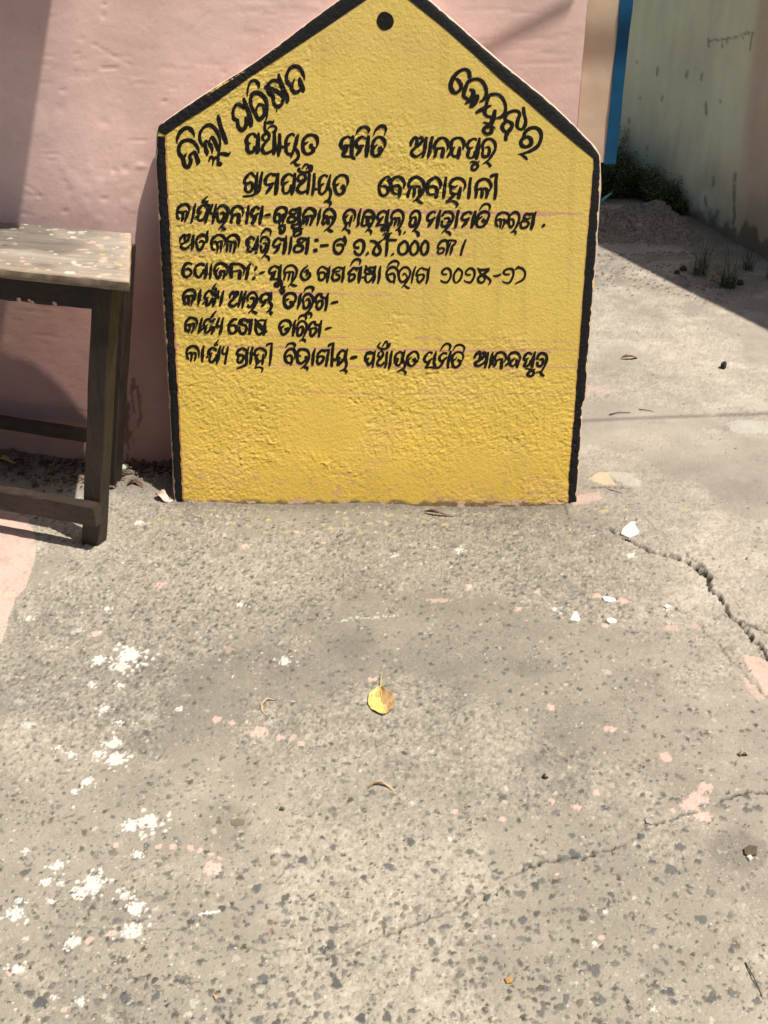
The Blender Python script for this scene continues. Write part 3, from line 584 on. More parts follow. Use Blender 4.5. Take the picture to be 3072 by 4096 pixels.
def hb(u, v):
    u = np.asarray(u); v = np.asarray(v)
    a = u*.82+v*.57; b = -u*.57+v*.82                    # trowel marks run down to the right
    calm = .20+.58*sstep(.40, .60, fbm(u*4.5, v*4.5, 205, 3)+.22*sstep(.75, .25, v)+.10*sstep(.4, .0, u)-.08)
    r1 = 1-np.abs(2*fbm(a*55, b*120, 201, 2)-1)*2; r2 = fbm(u*120, v*120, 202, 3); r3 = fbm(a*170, b*290, 203, 2)
    low = fbm(u*6, v*6, 204, 2)
    pocks = sstep(.74, .82, vn(u*85, v*85, 207))*sstep(.5, .6, vn(u*7, v*7, 208))
    ridge = (np.exp(-((v-(.150-.40*(u-.36)))/.012)**2)*sstep(.22, .30, u)*sstep(.58, .50, u)+.6*np.exp(-((v-.13)/.02)**2)*sstep(.1, .2, u)*sstep(.34, .26, u))*sstep(.60, .72, r2+.0*u)*.0022
    return (low-.5)*.003+calm*((r1*.0008)+(r2-.5)*.0030+(r3-.5)*.0026)-pocks*.0018*calm+ridge
# painted face
NV, NU = 700, 560
vtop = eOL[-1, 1]; vv = np.linspace(-.03, vtop-.002, NV)
ul = np.interp(vv, eOL[:, 1], eOL[:, 0]); ur = np.interp(vv, eOR[:, 1], eOR[:, 0])
ul = ul+.0015*(fbm(vv*0+2.2, vv*40, 211, 2)-.5)*3; ur = ur+.0015*(fbm(vv*0+8.2, vv*40, 212, 2)-.5)*3
tt = np.linspace(0, 1, NU)[None, :]; U = ul[:, None]*(1-tt)+ur[:, None]*tt; V = np.repeat(vv[:, None], NU, 1)
Hh = hb(U, V); ed = np.minimum(U-ul[:, None], ur[:, None]-U); Hh = Hh-.006*np.exp(-ed/.004)
Pb = board_pt(U, V, Hh); bx, by = to_px(Pb)
yc = np.array([.615, .452, .105])*np.ones(U.shape+(1,))
yc = yc*(1+.10*(fbm(U*5, V*5, 221, 3)-.5))[..., None]
tone = sstep(.75, .05, V); yc = yc*(1-tone[..., None]*np.array([-.07, .00, .25]))            # fresher, deeper coat low down
# faint mauve guide lines snapped across for the lettering
gl = np.zeros(U.shape)
for (xa, ya, xb, yb2, st, w_) in [(660, 765, 950, 775, .55, 2.2), (960, 660, 1290, 668, .25, 1.5), (680, 812, 1060, 826, .7, 2.5), (1060, 826, 1400, 832, .7, 3), (1400, 842, 2200, 858, .55, 9), (2200, 853, 2335, 858, .6, 5), (690, 893, 1160, 905, .5, 2.5),
                              (1160, 905, 2100, 915, .35, 4), (690, 945, 1350, 953, .45, 2), (960, 940, 1300, 948, .3, 1.6), (700, 1005, 1000, 1010, .6, 3), (1000, 1012, 1900, 1022, .35, 3), (700, 1054, 1010, 1055, .3, 2), (1010, 1055, 1340, 1062, .3, 2), (700, 1115, 1000, 1118, .3, 2),
                              (880, 1164, 1060, 1166, .7, 4), (1060, 1168, 1380, 1176, .6, 5), (1380, 1176, 1560, 1182, .4, 3), (700, 1240, 1000, 1238, .25, 2), (1050, 1342, 1240, 1346, .5, 3), (1240, 1346, 1400, 1350, .5, 3), (1660, 1350, 1760, 1354, .9, 4), (1760, 1360, 2280, 1368, .35, 3),
                              (900, 1383, 1440, 1398, .45, 5), (1430, 1398, 1900, 1405, .55, 5), (1860, 1402, 2200, 1410, .45, 6), (1060, 1460, 1450, 1466, .45, 4), (1440, 1466, 1880, 1472, .5, 5), (1860, 1468, 2060, 1474, .5, 4), (2000, 1300, 2110, 1302, .3, 2), (2100, 1395, 2320, 1402, .5, 3), (2150, 1470, 2310, 1470, .5, 3),
                              (830, 1562, 1200, 1566, .25, 2), (1200, 1566, 1500, 1580, .6, 2.5), (1500, 1578, 2300, 1572, .4, 2), (700, 1330, 715, 1330, .5, 5), (703, 1385, 708, 1386, .7, 9), (1200, 330, 1110, 262, .0, 2), (800, 520, 1180, 250, .25, 2.2), (1000, 515, 1280, 345, .12, 2), (1780, 300, 1960, 430, .18, 2)]:
    st = min(1, st*1.7)
    m = (bx > min(xa, xb)-20) & (bx < max(xa, xb)+20) & (by > min(ya, yb2)-40) & (by < max(ya, yb2)+40)
    d = seg_dist(bx[m], by[m], [(xa, ya), (xb, yb2)])
    gl[m] = np.maximum(gl[m], st*np.clip(1.3-d/w_, 0, 1)*(.35+.9*fbm(U[m]*40, V[m]*120, 231, 2)))
mud = sstep(.16, .0, V-.10*(fbm(U*9, V*4, 233, 3)-.3)); yc = yc*(1-.10*mud[..., None]*np.array([.7, .9, 1.0]))
drp = sstep(.66, .74, fbm(U*26, V*1.6, 234, 3))*sstep(.1, .4, V); yc = yc*(1-.07*drp[..., None])
thin = sstep(.62, .74, fbm(U*7, V*9, 235, 4)); yc = yc*(1-thin[..., None]*.10)+np.array([.62, .40, .27])*(.10*thin)[..., None]
yc = yc*(1-gl[..., None])+np.array([.50, .22, .21])*gl[..., None]
ri = np.interp(vv, eIL[:, 1], eIL[:, 0]); rr_ = np.interp(vv, eIR[:, 1], eIR[:, 0])
fr = np.clip(1-np.abs(U-ri[:, None]-.0018)/.0026, 0, 1)*.9*(V < 1.02); fr = np.maximum(fr, np.clip(1-np.abs(U-rr_[:, None]+.0015)/.0022, 0, 1)*.5*(V < .95))
yc = yc*(1-fr[..., None])+np.array([.36, .05, .05])*fr[..., None]
# chipped foot and bare rim
rim = np.clip(1-ed/.0045, 0, 1)*(.4+.6*sstep(.4, .6, fbm(U*60, V*60, 241, 2))); rim = np.maximum(rim, np.clip(1-ed/.002, 0, 1))
yc = yc*(1-rim[..., None])+np.array([.62, .49, .40])*rim[..., None]
chip = sstep(.008, -.006, V-.020*(fbm(U*45, V*30, 251, 3)-.45)); yc = yc*(1-.8*chip[..., None])+(np.array([.50, .33, .28])*(1-.82*sstep(.36, .46, fbm(U*38, V*90, 252, 2))[..., None]))*(.8*chip)[..., None]
sc_ = sstep(.70, .74, fbm(U*60, V*130, 253, 2))*sstep(.14, .05, V); yc = yc*(1-.5*sc_[..., None])+np.array([.40, .25, .16])*(.5*sc_)[..., None]
board_root = empty('notice_board', tuple(bl+np.array([.58, .04, 0])))
tag(board_root, 'yellow painted stone notice board with a black border and rows of black brush lettering', 'notice board')
adopt(grid_obj('painted_face', Pb, M['yellow'], None, np.clip(yc, .01, .9)), board_root)
# body of the slab
ring = [(a, b) for a, b in zip(ul[::10], vv[::10])]+[(ul[-1], vv[-1])]+[(a, b) for a, b in zip(ur[::-10], vv[::-10])]
ring = np.array(ring); cen = np.array([.58, .6]); V_ = []; F_ = []
lay = [(-.0055, 0.0), (-.010, .003), (-.016, .0045), (-.042, .0045), (-.046, .002)]
out_dir = np.gradient(ring, axis=0); out_dir = np.stack([-out_dir[:, 1], out_dir[:, 0]], 1); out_dir /= np.linalg.norm(out_dir, axis=1)[:, None]+1e-9
sgn = np.sign(((ring-cen)*out_dir).sum(1))[:, None]; out_dir = out_dir*sgn
for (hh, off) in lay:
    rj = ring+out_dir*(off+.0012*(RNG.uniform(size=(len(ring), 1))-.5)*(off > 0))
    for (a, b) in rj: V_.append(board_pt(a, b, hh))
n_ = len(ring)
for l in range(len(lay)-1):
    for i in range(n_-1): F_.append((l*n_+i, l*n_+i+1, (l+1)*n_+i+1, (l+1)*n_+i))
F_.append(tuple(range((len(lay)-1)*n_, len(lay)*n_)))
adopt(mesh_obj('slab_body', V_, F_, M['slab'], None, True), board_root)
# black border, brushed on: one strip per side
def border(name, Eo, Ei, v0, v1, nv, seed):
    vs = np.linspace(v0, v1, nv); a = np.interp(vs, Eo[:, 1], Eo[:, 0]); b = np.interp(vs, Ei[:, 1], Ei[:, 0]); s = np.sign(b-a)
    a = a+s*(.0010+.0060*np.clip(fbm(vs*0+seed, vs*75, 261+seed, 3)-.46, 0, 1)*2); b = b+(fbm(vs*0+seed, vs*70, 271+seed, 2)-.5)*.0035
    t = np.linspace(0, 1, 16)[None, :]; Ub = a[:, None]*(1-t)+b[:, None]*t; Vb = np.repeat(vs[:, None], 16, 1)
    e2 = np.abs(Ub-np.interp(vs, Eo[:, 1], Eo[:, 0])[:, None])
    Pq = board_pt(Ub, Vb, hb(Ub, Vb)-.006*np.exp(-e2/.004)+.0011)
    adopt(grid_obj(name, Pq, M['black'], None, None, flip=(s.mean() < 0)), board_root)
def slant(name, po, pi_, seed):
    """sloping border: between an outer and an inner polyline given in the photo's measure"""
    o = np.array([uv(*p) for p in po]); i_ = np.array([uv(*p) for p in pi_])
    def res(a, n):
        L = np.concatenate([[0], np.cumsum(np.hypot(*np.diff(a, axis=0).T))]); t = np.linspace(0, L[-1], n)
        return np.stack([np.interp(t, L, a[:, 0]), np.interp(t, L, a[:, 1])], 1)
    n = 260; o = res(o, n); i_ = res(i_, n); t = np.linspace(0, 1, 16)[None, :, None]
    w = (.0035*np.clip(fbm(np.arange(n)*.0+seed, np.arange(n)*.19, 281+seed, 3)-.40, 0, 1)*2/.04)[:, None, None]
    Q = o[:, None]*(1-t)+i_[:, None]*t; Q = Q+(i_-o)[:, None]*w*(1-t)
    e2 = np.linalg.norm(Q-o[:, None], axis=2)
    Pq = board_pt(Q[..., 0], Q[..., 1], hb(Q[..., 0], Q[..., 1])-.006*np.exp(-e2/.005)*.7+.0012)
    adopt(grid_obj(name, Pq, M['black'], None, None), board_root)
sl = uv(628, 516)[1]; sr = uv(2398, 640)[1]
border('black_border', eOL, eIL, -.02, uv(661, 545)[1], 300, 1); border('black_border', eOR, eIR, -.004, uv(2374, 632)[1], 300, 2)
OLs = [(628, 524), (634, 503), (665, 481), (701, 456), (780, 402), (900, 325), (1000, 263), (1100, 192), (1220, 100), (1356, 0), (1550, -145)]
ILs = [(661, 540), (745, 482), (800, 450), (873, 402), (1000, 309), (1121, 230), (1290, 118), (1464, 0), (1553, -78)]
ORs = [(2401, 655), (2398, 621), (2375, 585), (2326, 531), (2260, 468), (2190, 402), (2048, 287), (1990, 240), (1850, 116), (1717, 0), (1550, -145)]
IRs = [(2374, 634), (2305, 578), (2200, 489), (2091, 392), (2000, 316), (1900, 222), (1780, 115), (1636, 0), (1553, -78)]
slant('black_border', [p for p in OLs], ILs, 3); slant('black_border', ORs, IRs, 4)

# ---------------------------------------------------------------- lettering: every brush stroke as a raised ribbon of paint
LK = [0]
def catmull(P, per=6):
    P = np.array(P, float)
    if len(P) < 3: t = np.linspace(0, 1, per*2)[:, None]; return P[0]*(1-t)+P[-1]*t
    Q = np.vstack([2*P[0]-P[1], P, 2*P[-1]-P[-2]]); out = []
    for i in range(1, len(Q)-2):
        t = np.linspace(0, 1, per, endpoint=False)[:, None]
        out.append(.5*((2*Q[i])+(-Q[i-1]+Q[i+1])*t+(2*Q[i-1]-5*Q[i]+4*Q[i+1]-Q[i+2])*t**2+(-Q[i-1]+3*Q[i]-3*Q[i+1]+Q[i+2])*t**3))
    out.append(P[-1:]); return np.vstack(out)
def stroke(pts, x0, y0, sc, V, F):
    p = catmull(pts); xy = p[:, :2]*sc+np.array([x0, y0]); w = np.clip(p[:, 2], 3, None)*sc*.5
    w = w*1.07*(1+.22*(vn(xy[:, 0]*.11, xy[:, 1]*.11, 301)-.5))+(.9 if y0 > 770 else .3)
    d = np.gradient(xy, axis=0); L = np.linalg.norm(d, axis=1)[:, None]+1e-6; d = d/L
    k0 = min(w[0]*.45, 5); k1 = min(w[-1]*.45, 5)
    xy = np.vstack([xy[:1]-d[:1]*k0, xy[:1]-d[:1]*k0*.5, xy, xy[-1:]+d[-1:]*k1*.5, xy[-1:]+d[-1:]*k1])
    w = np.concatenate([[w[0]*.35, w[0]*.85], w, [w[-1]*.85, w[-1]*.35]]); d = np.vstack([d[:1], d[:1], d, d[-1:], d[-1:]])
    nrm = np.stack([-d[:, 1], d[:, 0]], 1); base = len(V); K = 5; LK[0] += 1; off = .0010+(LK[0] % 40)*2.2e-5
    o = np.linspace(-1, 1, K)
    pp = xy[:, None, :]+nrm[:, None, :]*(w[:, None]*o[None, :])[..., None]
    g = on_plane(pp[..., 0], pp[..., 1], bl, bn)-bl; uu = g@be; v2 = g@bup
    Pq = board_pt(uu, v2, hb(uu, v2)+off*(1-.25*np.abs(o)[None, :]))
    V.extend(Pq.reshape(-1, 3)); n = len(xy)
    for i in range(n-1):
        for j in range(K-1):
            a = base+i*K+j; F.append((a, a+1, a+K+1, a+K))
def word(label, x0, y0, width, text):
    sc = width/1659.0; V = []; F = []
    for s in text.strip().split('\n'):
        pts = [tuple(float(q) for q in t.strip('() ').split(',')) for t in s.replace(')(', ') (').split() if t.strip()]
        if len(pts) >= 2: stroke(pts, x0, y0, sc, V, F)
    o = mesh_obj('painted_word', V, F, M['ink']); adopt(o, board_root); o['label'] = label
word('black painted word slanting up the left slope, first of two', 690, 400, 310, """98,930,15 100,830,60 170,680,80 300,595,85 400,640,90 455,730,50 468,790,20
570,1140,20 550,1050,60 490,940,75 400,875,85 300,860,70 190,910,75 135,1030,80 150,1150,85 220,1240,90 240,1330,90 270,1410,90 330,1430,80 375,1370,80 395,1290,85 365,1200,60 430,1135,60 480,1120,70 510,1200,90 545,1310,100 530,1385,40
305,1125,10 270,1190,50 235,1250,70
655,985,50 600,890,65 580,760,65 620,650,60 700,565,70 800,535,80 900,600,85 975,720,75 1017,860,50 1015,1000,50 990,1120,50 980,1200,60
655,985,50 690,910,60 740,870,60
700,900,60 710,1020,80 735,1120,90 740,1190,25
760,880,60 810,960,90 850,1060,60 845,1140,20
800,850,40 850,790,60 890,850,80 930,940,90 955,1010,80 950,1085,20
775,1320,25 800,1250,50 840,1215,60 875,1270,50 862,1400,25
885,1280,40 925,1230,60 975,1250,70 975,1330,60 965,1390,50
970,1370,80 1030,1370,100 1055,1375,60
990,1150,50 1080,1150,70 1170,1165,80 1225,1140,40 1240,1100,10
982,315,30 985,370,80 1030,560,85 1090,740,95 1145,900,90 1145,935,50""")
word('black painted word slanting up the left slope, second of two', 910, 230, 350, """305,770,45 340,880,75 400,1040,80 440,1180,90 440,1280,80 430,1320,30
320,960,60 240,900,70 180,885,50 120,970,55 105,1080,60 130,1170,70 190,1190,60 200,1290,70 260,1370,90 330,1330,70 360,1230,80 350,1130,60
150,1170,30 215,1175,25
375,735,15 380,650,35 400,540,40 450,450,50 530,440,60 580,490,70 595,550,50 595,585,15
490,1000,60 450,910,60 440,780,65 480,690,70 570,670,80 680,730,85 740,850,70 760,980,40 745,1130,35 715,1220,30 705,1320,45 720,1410,45
480,1000,60 530,1060,70 560,1130,70 605,1170,80 680,1110,70 705,1020,70 690,930,70 620,890,50 565,930,40 545,1000,40
740,1240,40 800,1230,60 860,1225,50 880,1190,10
970,310,40 990,420,80 1050,580,90 1100,700,100 1135,800,80 1130,860,40
960,460,60 870,430,60 790,490,50 760,560,90 705,560,60
760,560,90 850,600,80 950,650,80 1060,730,90
760,600,60 800,680,90 860,730,80 870,820,60 900,900,70 960,930,70 1030,880,60 1050,790,50
935,960,25 938,1035,12
1462,430,10 1445,340,50 1380,210,75 1290,165,75 1190,200,60 1130,310,55 1120,410,60 1160,490,85 1215,530,70 1220,600,70 1280,660,80 1350,640,60 1385,600,50
1275,400,15 1230,500,50
1370,385,45 1385,480,90 1430,590,90 1430,650,50""")
word('black painted word slanting down the right slope', 1770, 240, 420, """430,270,60 420,190,60 360,145,45 260,180,50 170,280,65 130,400,70 160,490,70 220,515,40 290,450,55 290,380,60 240,310,50 205,300,25
585,660,15 650,620,45 695,520,50 670,400,60 600,315,50 500,300,45 410,340,55 370,420,60 340,510,65 340,570,60 400,620,50
430,460,30 485,490,60 480,570,70 430,640,70 360,685,20
510,560,40 570,570,50
550,570,70 530,630,80 470,710,80 435,740,40
720,560,40 790,540,45 880,545,45 960,620,50 1000,740,45 980,840,50 920,900,45 850,915,20
740,560,50 705,650,50 690,740,60 665,820,60 700,880,45 760,895,35
530,830,35 600,790,60 700,740,50 780,715,10
830,795,55 810,890,70 780,980,70 765,1010,50
645,975,15 720,1010,45 790,1050,40 840,1080,12
750,1050,50 680,1060,50 645,1110,50 705,1165,50 775,1130,55 775,1070,45
1280,750,50 1290,850,50 1315,960,55 1290,1060,55 1230,1095,40 1180,1050,55 1190,950,55 1220,860,50 1190,810,45 1110,805,45 1020,850,55 990,930,60 1040,970,45 1095,1000,55 1090,1070,60 1040,1130,60 1005,1200,60 1000,1265,55
1010,960,50 945,1040,60 965,1110,55 1020,1140,40
1290,1240,60 1300,1150,60 1380,1080,50 1470,1070,50 1540,1120,60 1560,1220,50 1510,1350,55 1400,1430,50 1290,1470,30 1190,1490,10
1230,1485,25 1300,1530,45 1340,1572,30
1330,1210,45 1390,1240,60 1400,1320,60 1330,1370,45 1255,1350,60 1240,1290,55 1275,1225,45""")
word('black painted first word of the first level line', 950, 480, 350, """400,245,40 395,350,75 385,470,80 380,580,90 360,640,45
350,320,60 320,270,50 270,260,40 200,310,60 170,390,80 190,460,75 185,550,75 230,610,70 300,590,60 335,510,70
260,435,15 210,450,40
520,30,40 520,100,50 520,180,55 560,235,70 600,280,60 590,360,50 530,430,45 480,500,60 475,580,70 530,630,60 600,610,50 660,575,40
555,250,50 490,290,55 480,355,55 530,395,25 555,360,25
570,165,15 630,120,35 690,110,45 735,150,45 705,215,60 660,225,20
700,250,60 702,400,75 700,560,80 680,650,50
800,260,55 800,400,70 790,560,80 775,680,45
800,500,50 870,510,55 920,500,50
1080,290,40 1040,260,40 960,310,50 920,400,60 925,500,60 925,590,65 970,645,55 1040,630,60 1060,560,40
1000,430,20 965,460,60
1020,640,50 1020,700,50
1160,270,25 1130,330,65 1110,430,70 1085,530,65 1130,580,70 1160,670,55 1130,740,55 1060,790,45 1000,825,12
1080,800,45 1120,850,55 1165,850,30 1195,830,8
1500,520,20 1520,420,55 1500,330,75 1430,285,55 1340,290,50 1260,360,60 1240,440,65 1245,560,70 1290,630,65 1360,640,50 1430,590,70 1440,520,80
1415,455,50 1390,500,70 1420,530,60
1340,415,20 1260,460,50""")
word('black painted second word of the first level line', 1330, 480, 350, """390,300,55 375,420,80 365,560,75 370,680,80 430,740,35
340,340,50 290,315,40 200,360,60 160,450,75 185,530,60 250,490,60 330,480,40
290,490,50 240,580,85 190,670,50 280,690,40 360,690,50
630,350,45 570,315,40 490,360,60 445,440,75 485,520,65 540,500,60 600,475,20
560,500,40 515,575,75 450,665,45
350,450,80 460,430,60
685,300,55 670,430,80 655,580,85 640,690,60
445,270,15 490,190,50 570,130,50 660,140,65 690,190,60 680,245,15
775,290,12 820,190,40 900,120,60 980,120,65 1015,180,50 985,285,12
970,555,15 1000,460,50 980,380,75 900,320,45 820,350,55 765,440,60 760,530,65 755,620,70 800,680,50 880,650,70 920,570,80 915,500,40
890,530,60 880,560,60
855,460,12 790,520,50""")
word('black painted third word of the first level line', 1620, 510, 400, """95,305,30 105,240,50 150,175,45 190,160,30 200,210,55 190,280,50 170,320,15
230,175,35 280,165,45 290,210,50 230,290,45 150,350,40 110,400,50 130,460,55 200,475,35 280,420,25
355,160,45 340,270,60 320,400,60 290,495,35
460,155,45 430,250,60 420,350,55 400,440,60 380,505,30
695,380,12 720,300,45 700,220,65 640,170,40 560,190,50 505,260,55 490,350,50 550,345,40 640,335,30
540,345,25 510,420,55 490,490,45
640,340,45 625,430,65 615,495,55
960,360,25 980,270,60 940,190,50 870,170,40 790,210,55 765,290,60 775,380,60 775,440,50 820,480,45 860,465,35
745,260,30 730,320,30
830,320,15 780,380,50 700,490,35
910,325,45 895,420,70 880,510,50
1240,170,30 1220,280,65 1200,400,75 1185,520,50
1190,200,40 1140,185,30 1065,230,50 1035,300,55 1060,370,55 1040,460,55 1080,505,30 1140,480,45 1170,400,55
1130,325,15 1075,350,45
1075,590,12 1120,565,35 1200,580,35 1240,550,8
1180,590,50 1210,640,45 1160,700,40 1110,690,45 1120,630,45 1160,600,35
1295,370,45 1290,280,50 1340,205,45 1420,190,40 1490,250,55 1500,350,40 1460,430,45 1390,530,30 1290,605,12
1330,580,25 1380,590,45 1420,640,50
1330,330,20 1390,330,45 1400,400,50 1370,470,45 1300,480,50 1285,430,45 1300,370,35""")
word('black painted first word of the second level line', 950, 650, 460, """230,175,40 190,150,30 120,220,42 100,290,42 150,300,35 195,285,38 220,330,45 200,400,42 150,425,35 115,390,45 120,320,35
210,165,35 260,205,35
290,140,28 275,250,45 265,370,50 255,440,35 200,478,30 80,488,25
360,135,30 340,220,42 325,330,45 310,410,40 250,450,35
520,180,42 480,160,28 420,210,45 400,280,50 430,320,35 520,290,25
510,300,40 460,380,48 410,445,28
500,170,40 590,180,42
590,155,35 570,270,60 560,400,60 545,460,40
800,190,35 740,165,28 675,210,45 645,280,45 660,340,38 655,400,45 690,445,28 750,410,38 780,330,50
740,270,12 680,300,35
830,155,35 820,270,50 800,390,55 780,460,40
900,80,35 880,110,42 930,140,35 1000,140,35 1060,110,42 1070,55,45 1040,45,25 990,95,15
930,90,12 970,35,28 1010,25,28 1030,60,30 1035,90,25
930,155,30 980,190,38 970,250,45 890,330,45 865,395,50 920,435,40 990,410,35 1015,380,25
920,165,25 880,200,35 880,260,42 930,255,15 935,230,12
1040,160,42 1030,280,45 1020,380,45 1010,450,35
1110,160,40 1105,280,42 1095,380,45 1080,465,38
1100,380,35 1150,380,25 1190,370,35
1300,200,35 1250,180,28 1195,230,45 1180,300,42 1190,350,45 1180,420,42 1215,455,30 1270,410,38 1300,350,45
1250,300,15 1200,330,35
1345,170,20 1325,250,42 1310,350,50 1345,410,42 1335,500,38 1310,540,35 1245,575,10
1320,550,35 1345,580,42 1325,630,15
1575,350,10 1595,270,38 1570,200,45 1500,178,30 1430,220,40 1395,290,45 1405,370,45 1435,445,42 1490,455,35 1540,400,50 1530,335,45 1500,370,45
1470,300,12 1420,330,35""")
word('black painted second word of the second level line', 1490, 670, 520, """200,190,20 210,135,40 180,118,22 110,180,42 85,260,35 105,340,38 150,358,28 200,310,38 190,260,38 150,235,28 110,240,15
395,265,15 410,200,38 370,135,45 310,118,32 245,160,45 235,230,45 262,310,42 310,335,22 345,320,15
260,240,35 320,230,38 350,260,42 350,320,42 340,375,35
465,250,42 465,200,38 500,145,42 570,122,38 640,170,45 660,250,48 640,320,38 580,390,35 515,440,10
560,418,25 610,440,35 650,455,10
485,255,40 460,320,42 450,378,38
490,250,30 530,250,35 535,320,42 520,378,25
540,245,25 600,245,35 605,320,50 590,378,28
860,270,20 870,210,45 840,145,45 790,130,35 720,180,45 702,240,45 705,320,42 750,345,28 810,330,25
720,250,30 780,240,38 818,270,45 820,330,48 810,385,38
940,120,30 925,220,38 915,310,45 905,390,32
1160,300,8 1185,220,32 1150,155,38 1080,135,35 1010,170,38 990,230,38 1035,250,32 1090,230,10
1000,245,28 1000,310,38 1040,340,42 1080,328,12
1050,345,28 990,400,35 940,440,15
1000,425,20 1040,430,32 1080,465,38 1068,515,15
1125,250,30 1110,320,50 1098,392,42
1255,130,32 1240,230,38 1235,310,45 1225,392,38
1490,305,12 1515,230,38 1480,165,42 1420,145,32 1350,180,38 1322,250,42 1325,320,38 1315,383,32
1335,285,25 1390,270,32 1400,320,45 1390,383,36
1390,275,25 1450,270,35 1465,320,45 1450,388,35
1505,130,10 1520,108,40 1590,78,18
1590,82,32 1575,170,42 1575,280,42 1560,400,36""")
word('black painted first word of the third level line', 690, 780, 400, """265,325,10 280,240,36 250,165,45 180,155,35 105,200,42 80,280,42 85,370,45 120,398,25
80,300,25 140,280,35 172,310,45 170,380,45 150,432,28
170,285,25 235,265,25 235,350,38 205,442,22
385,138,18 360,230,42 345,330,46 310,462,25
550,190,38 510,165,26 445,220,46 425,280,46 440,330,38 425,390,36 460,425,36 530,380,38 565,300,50
490,270,12 440,300,38
375,380,15 410,345,28
610,155,35 590,230,55 570,350,55 545,460,30
590,20,8 540,60,22 500,110,36 560,115,42 600,95,8
560,130,36 560,180,52
670,150,26 640,220,42 630,295,36 690,305,36 720,280,25
730,148,22 710,240,40 690,350,55 665,472,26
720,300,45 760,290,36
745,240,26 790,185,36 860,175,45 920,240,55 910,350,45 870,440,36 820,510,22 765,565,10
820,540,35 850,560,52 888,562,25
790,305,25 850,295,40 858,360,46 820,430,46 770,440,45 748,370,42 750,300,36
1160,345,15 1175,270,36 1140,205,46 1070,185,36 995,240,46 982,318,42 1035,325,36 1115,308,32
1010,340,42 980,400,46 975,458,44
1110,305,42 1100,390,65 1093,468,55
1265,180,32 1250,280,46 1240,380,46 1225,472,36
1440,225,45 1390,195,36 1325,260,55 1315,340,46 1360,350,45 1430,300,20
1400,320,36 1360,400,62 1320,480,45
1495,180,32 1480,280,56 1460,390,60 1445,488,35
1530,342,18 1570,332,42 1625,320,35""")
word('black painted second word of the third level line', 1060, 800, 340, """395,335,25 420,250,48 405,165,65 320,140,48 245,175,55 195,260,52 190,360,62 195,415,55 250,420,45
205,300,35 270,270,46 298,330,56 290,410,56 275,472,22
330,295,25 378,280,46 362,370,56 345,458,26
410,475,10 380,490,25 300,505,50 282,550,40 320,555,18
370,510,45 388,560,42 350,620,55 295,640,50 285,600,26 330,570,16
690,150,46 600,190,55 530,185,38 490,240,56 515,278,50 580,270,35 620,232,25
505,305,36 460,360,55 445,420,46 500,432,46 580,405,46 590,350,56 540,325,36 490,335,26
695,155,36 675,250,70 658,360,75 690,450,55 680,530,55 600,560,46 532,530,52 532,492,42 600,478,36 660,455,50
550,600,50 600,605,46 690,580,45 750,548,12
705,610,45 690,655,50 605,700,36 560,680,46 595,620,40 660,598,26
950,370,15 980,290,56 968,210,75 890,160,48 805,195,55 752,280,46 755,350,46 760,420,55 750,468,26
770,345,35 830,315,45 830,400,56 805,488,26
840,315,35 920,315,50 920,390,56 880,492,36
1095,165,22 1065,250,46 1050,360,56 1020,488,26
1150,265,46 1200,195,46 1280,175,46 1350,235,55 1372,320,46 1340,400,56 1280,500,36 1150,610,10
1150,275,46 1152,350,46 1122,430,46 1142,472,35 1190,425,35
1175,305,32 1215,325,55 1230,420,75 1240,468,52
1260,330,46 1310,335,46 1335,390,46 1320,440,40
1220,560,46 1280,602,62 1335,605,15
1145,45,10 1200,22,42 1268,45,55 1278,80,45 1252,128,10""")
word('black painted third word of the third level line', 1350, 800, 370, """285,380,10 318,290,32 300,205,52 240,170,36 165,200,42 115,290,46 132,370,50 155,420,55 200,400,22
195,255,10 150,310,35
265,272,22 240,350,46 215,468,26
165,440,36 130,500,36 80,545,10
150,520,26 200,550,46 213,588,36 200,603,8
425,150,18 395,240,42 375,360,46 375,430,42 340,473,18
460,290,36 500,215,46 560,185,46 640,232,55 662,310,42 640,380,36 580,480,32 500,575,8
465,295,36 450,370,42 440,440,46 490,458,26 530,420,36
500,290,35 540,325,65 545,430,65 580,440,35 620,400,25
560,300,35 610,305,46 628,340,36
560,530,36 600,560,46 600,618,12
880,215,46 820,195,36 745,240,46 718,310,50 760,348,46 830,292,18
800,320,26 750,390,46 690,460,16 770,445,26 850,440,36
920,168,26 895,270,55 880,380,56 900,470,80 905,560,46
850,470,35 790,510,36 800,542,36 840,520,35 852,555,25
805,630,8 860,600,26 930,605,26 980,580,8
900,610,50 918,650,46 870,688,36 842,678,26 880,625,26
970,330,46 972,270,36 1020,205,42 1100,180,42 1168,232,50 1183,320,38 1150,420,42 1100,500,32 1042,550,12
980,345,36 960,420,55 932,458,36
1000,335,36 1050,325,36 1040,400,46 1015,463,22
1060,325,26 1110,325,36 1105,390,46 1075,458,22
1090,520,36 1120,560,55 1115,628,25
1182,608,18 1218,565,26
1310,330,42 1315,270,36 1370,205,42 1440,195,42 1478,260,46 1468,370,46 1420,480,42 1340,565,12
1380,540,36 1440,590,55 1450,648,45
1340,320,26 1398,312,36 1400,380,46 1370,455,46 1312,468,50 1300,400,46 1330,340,36""")
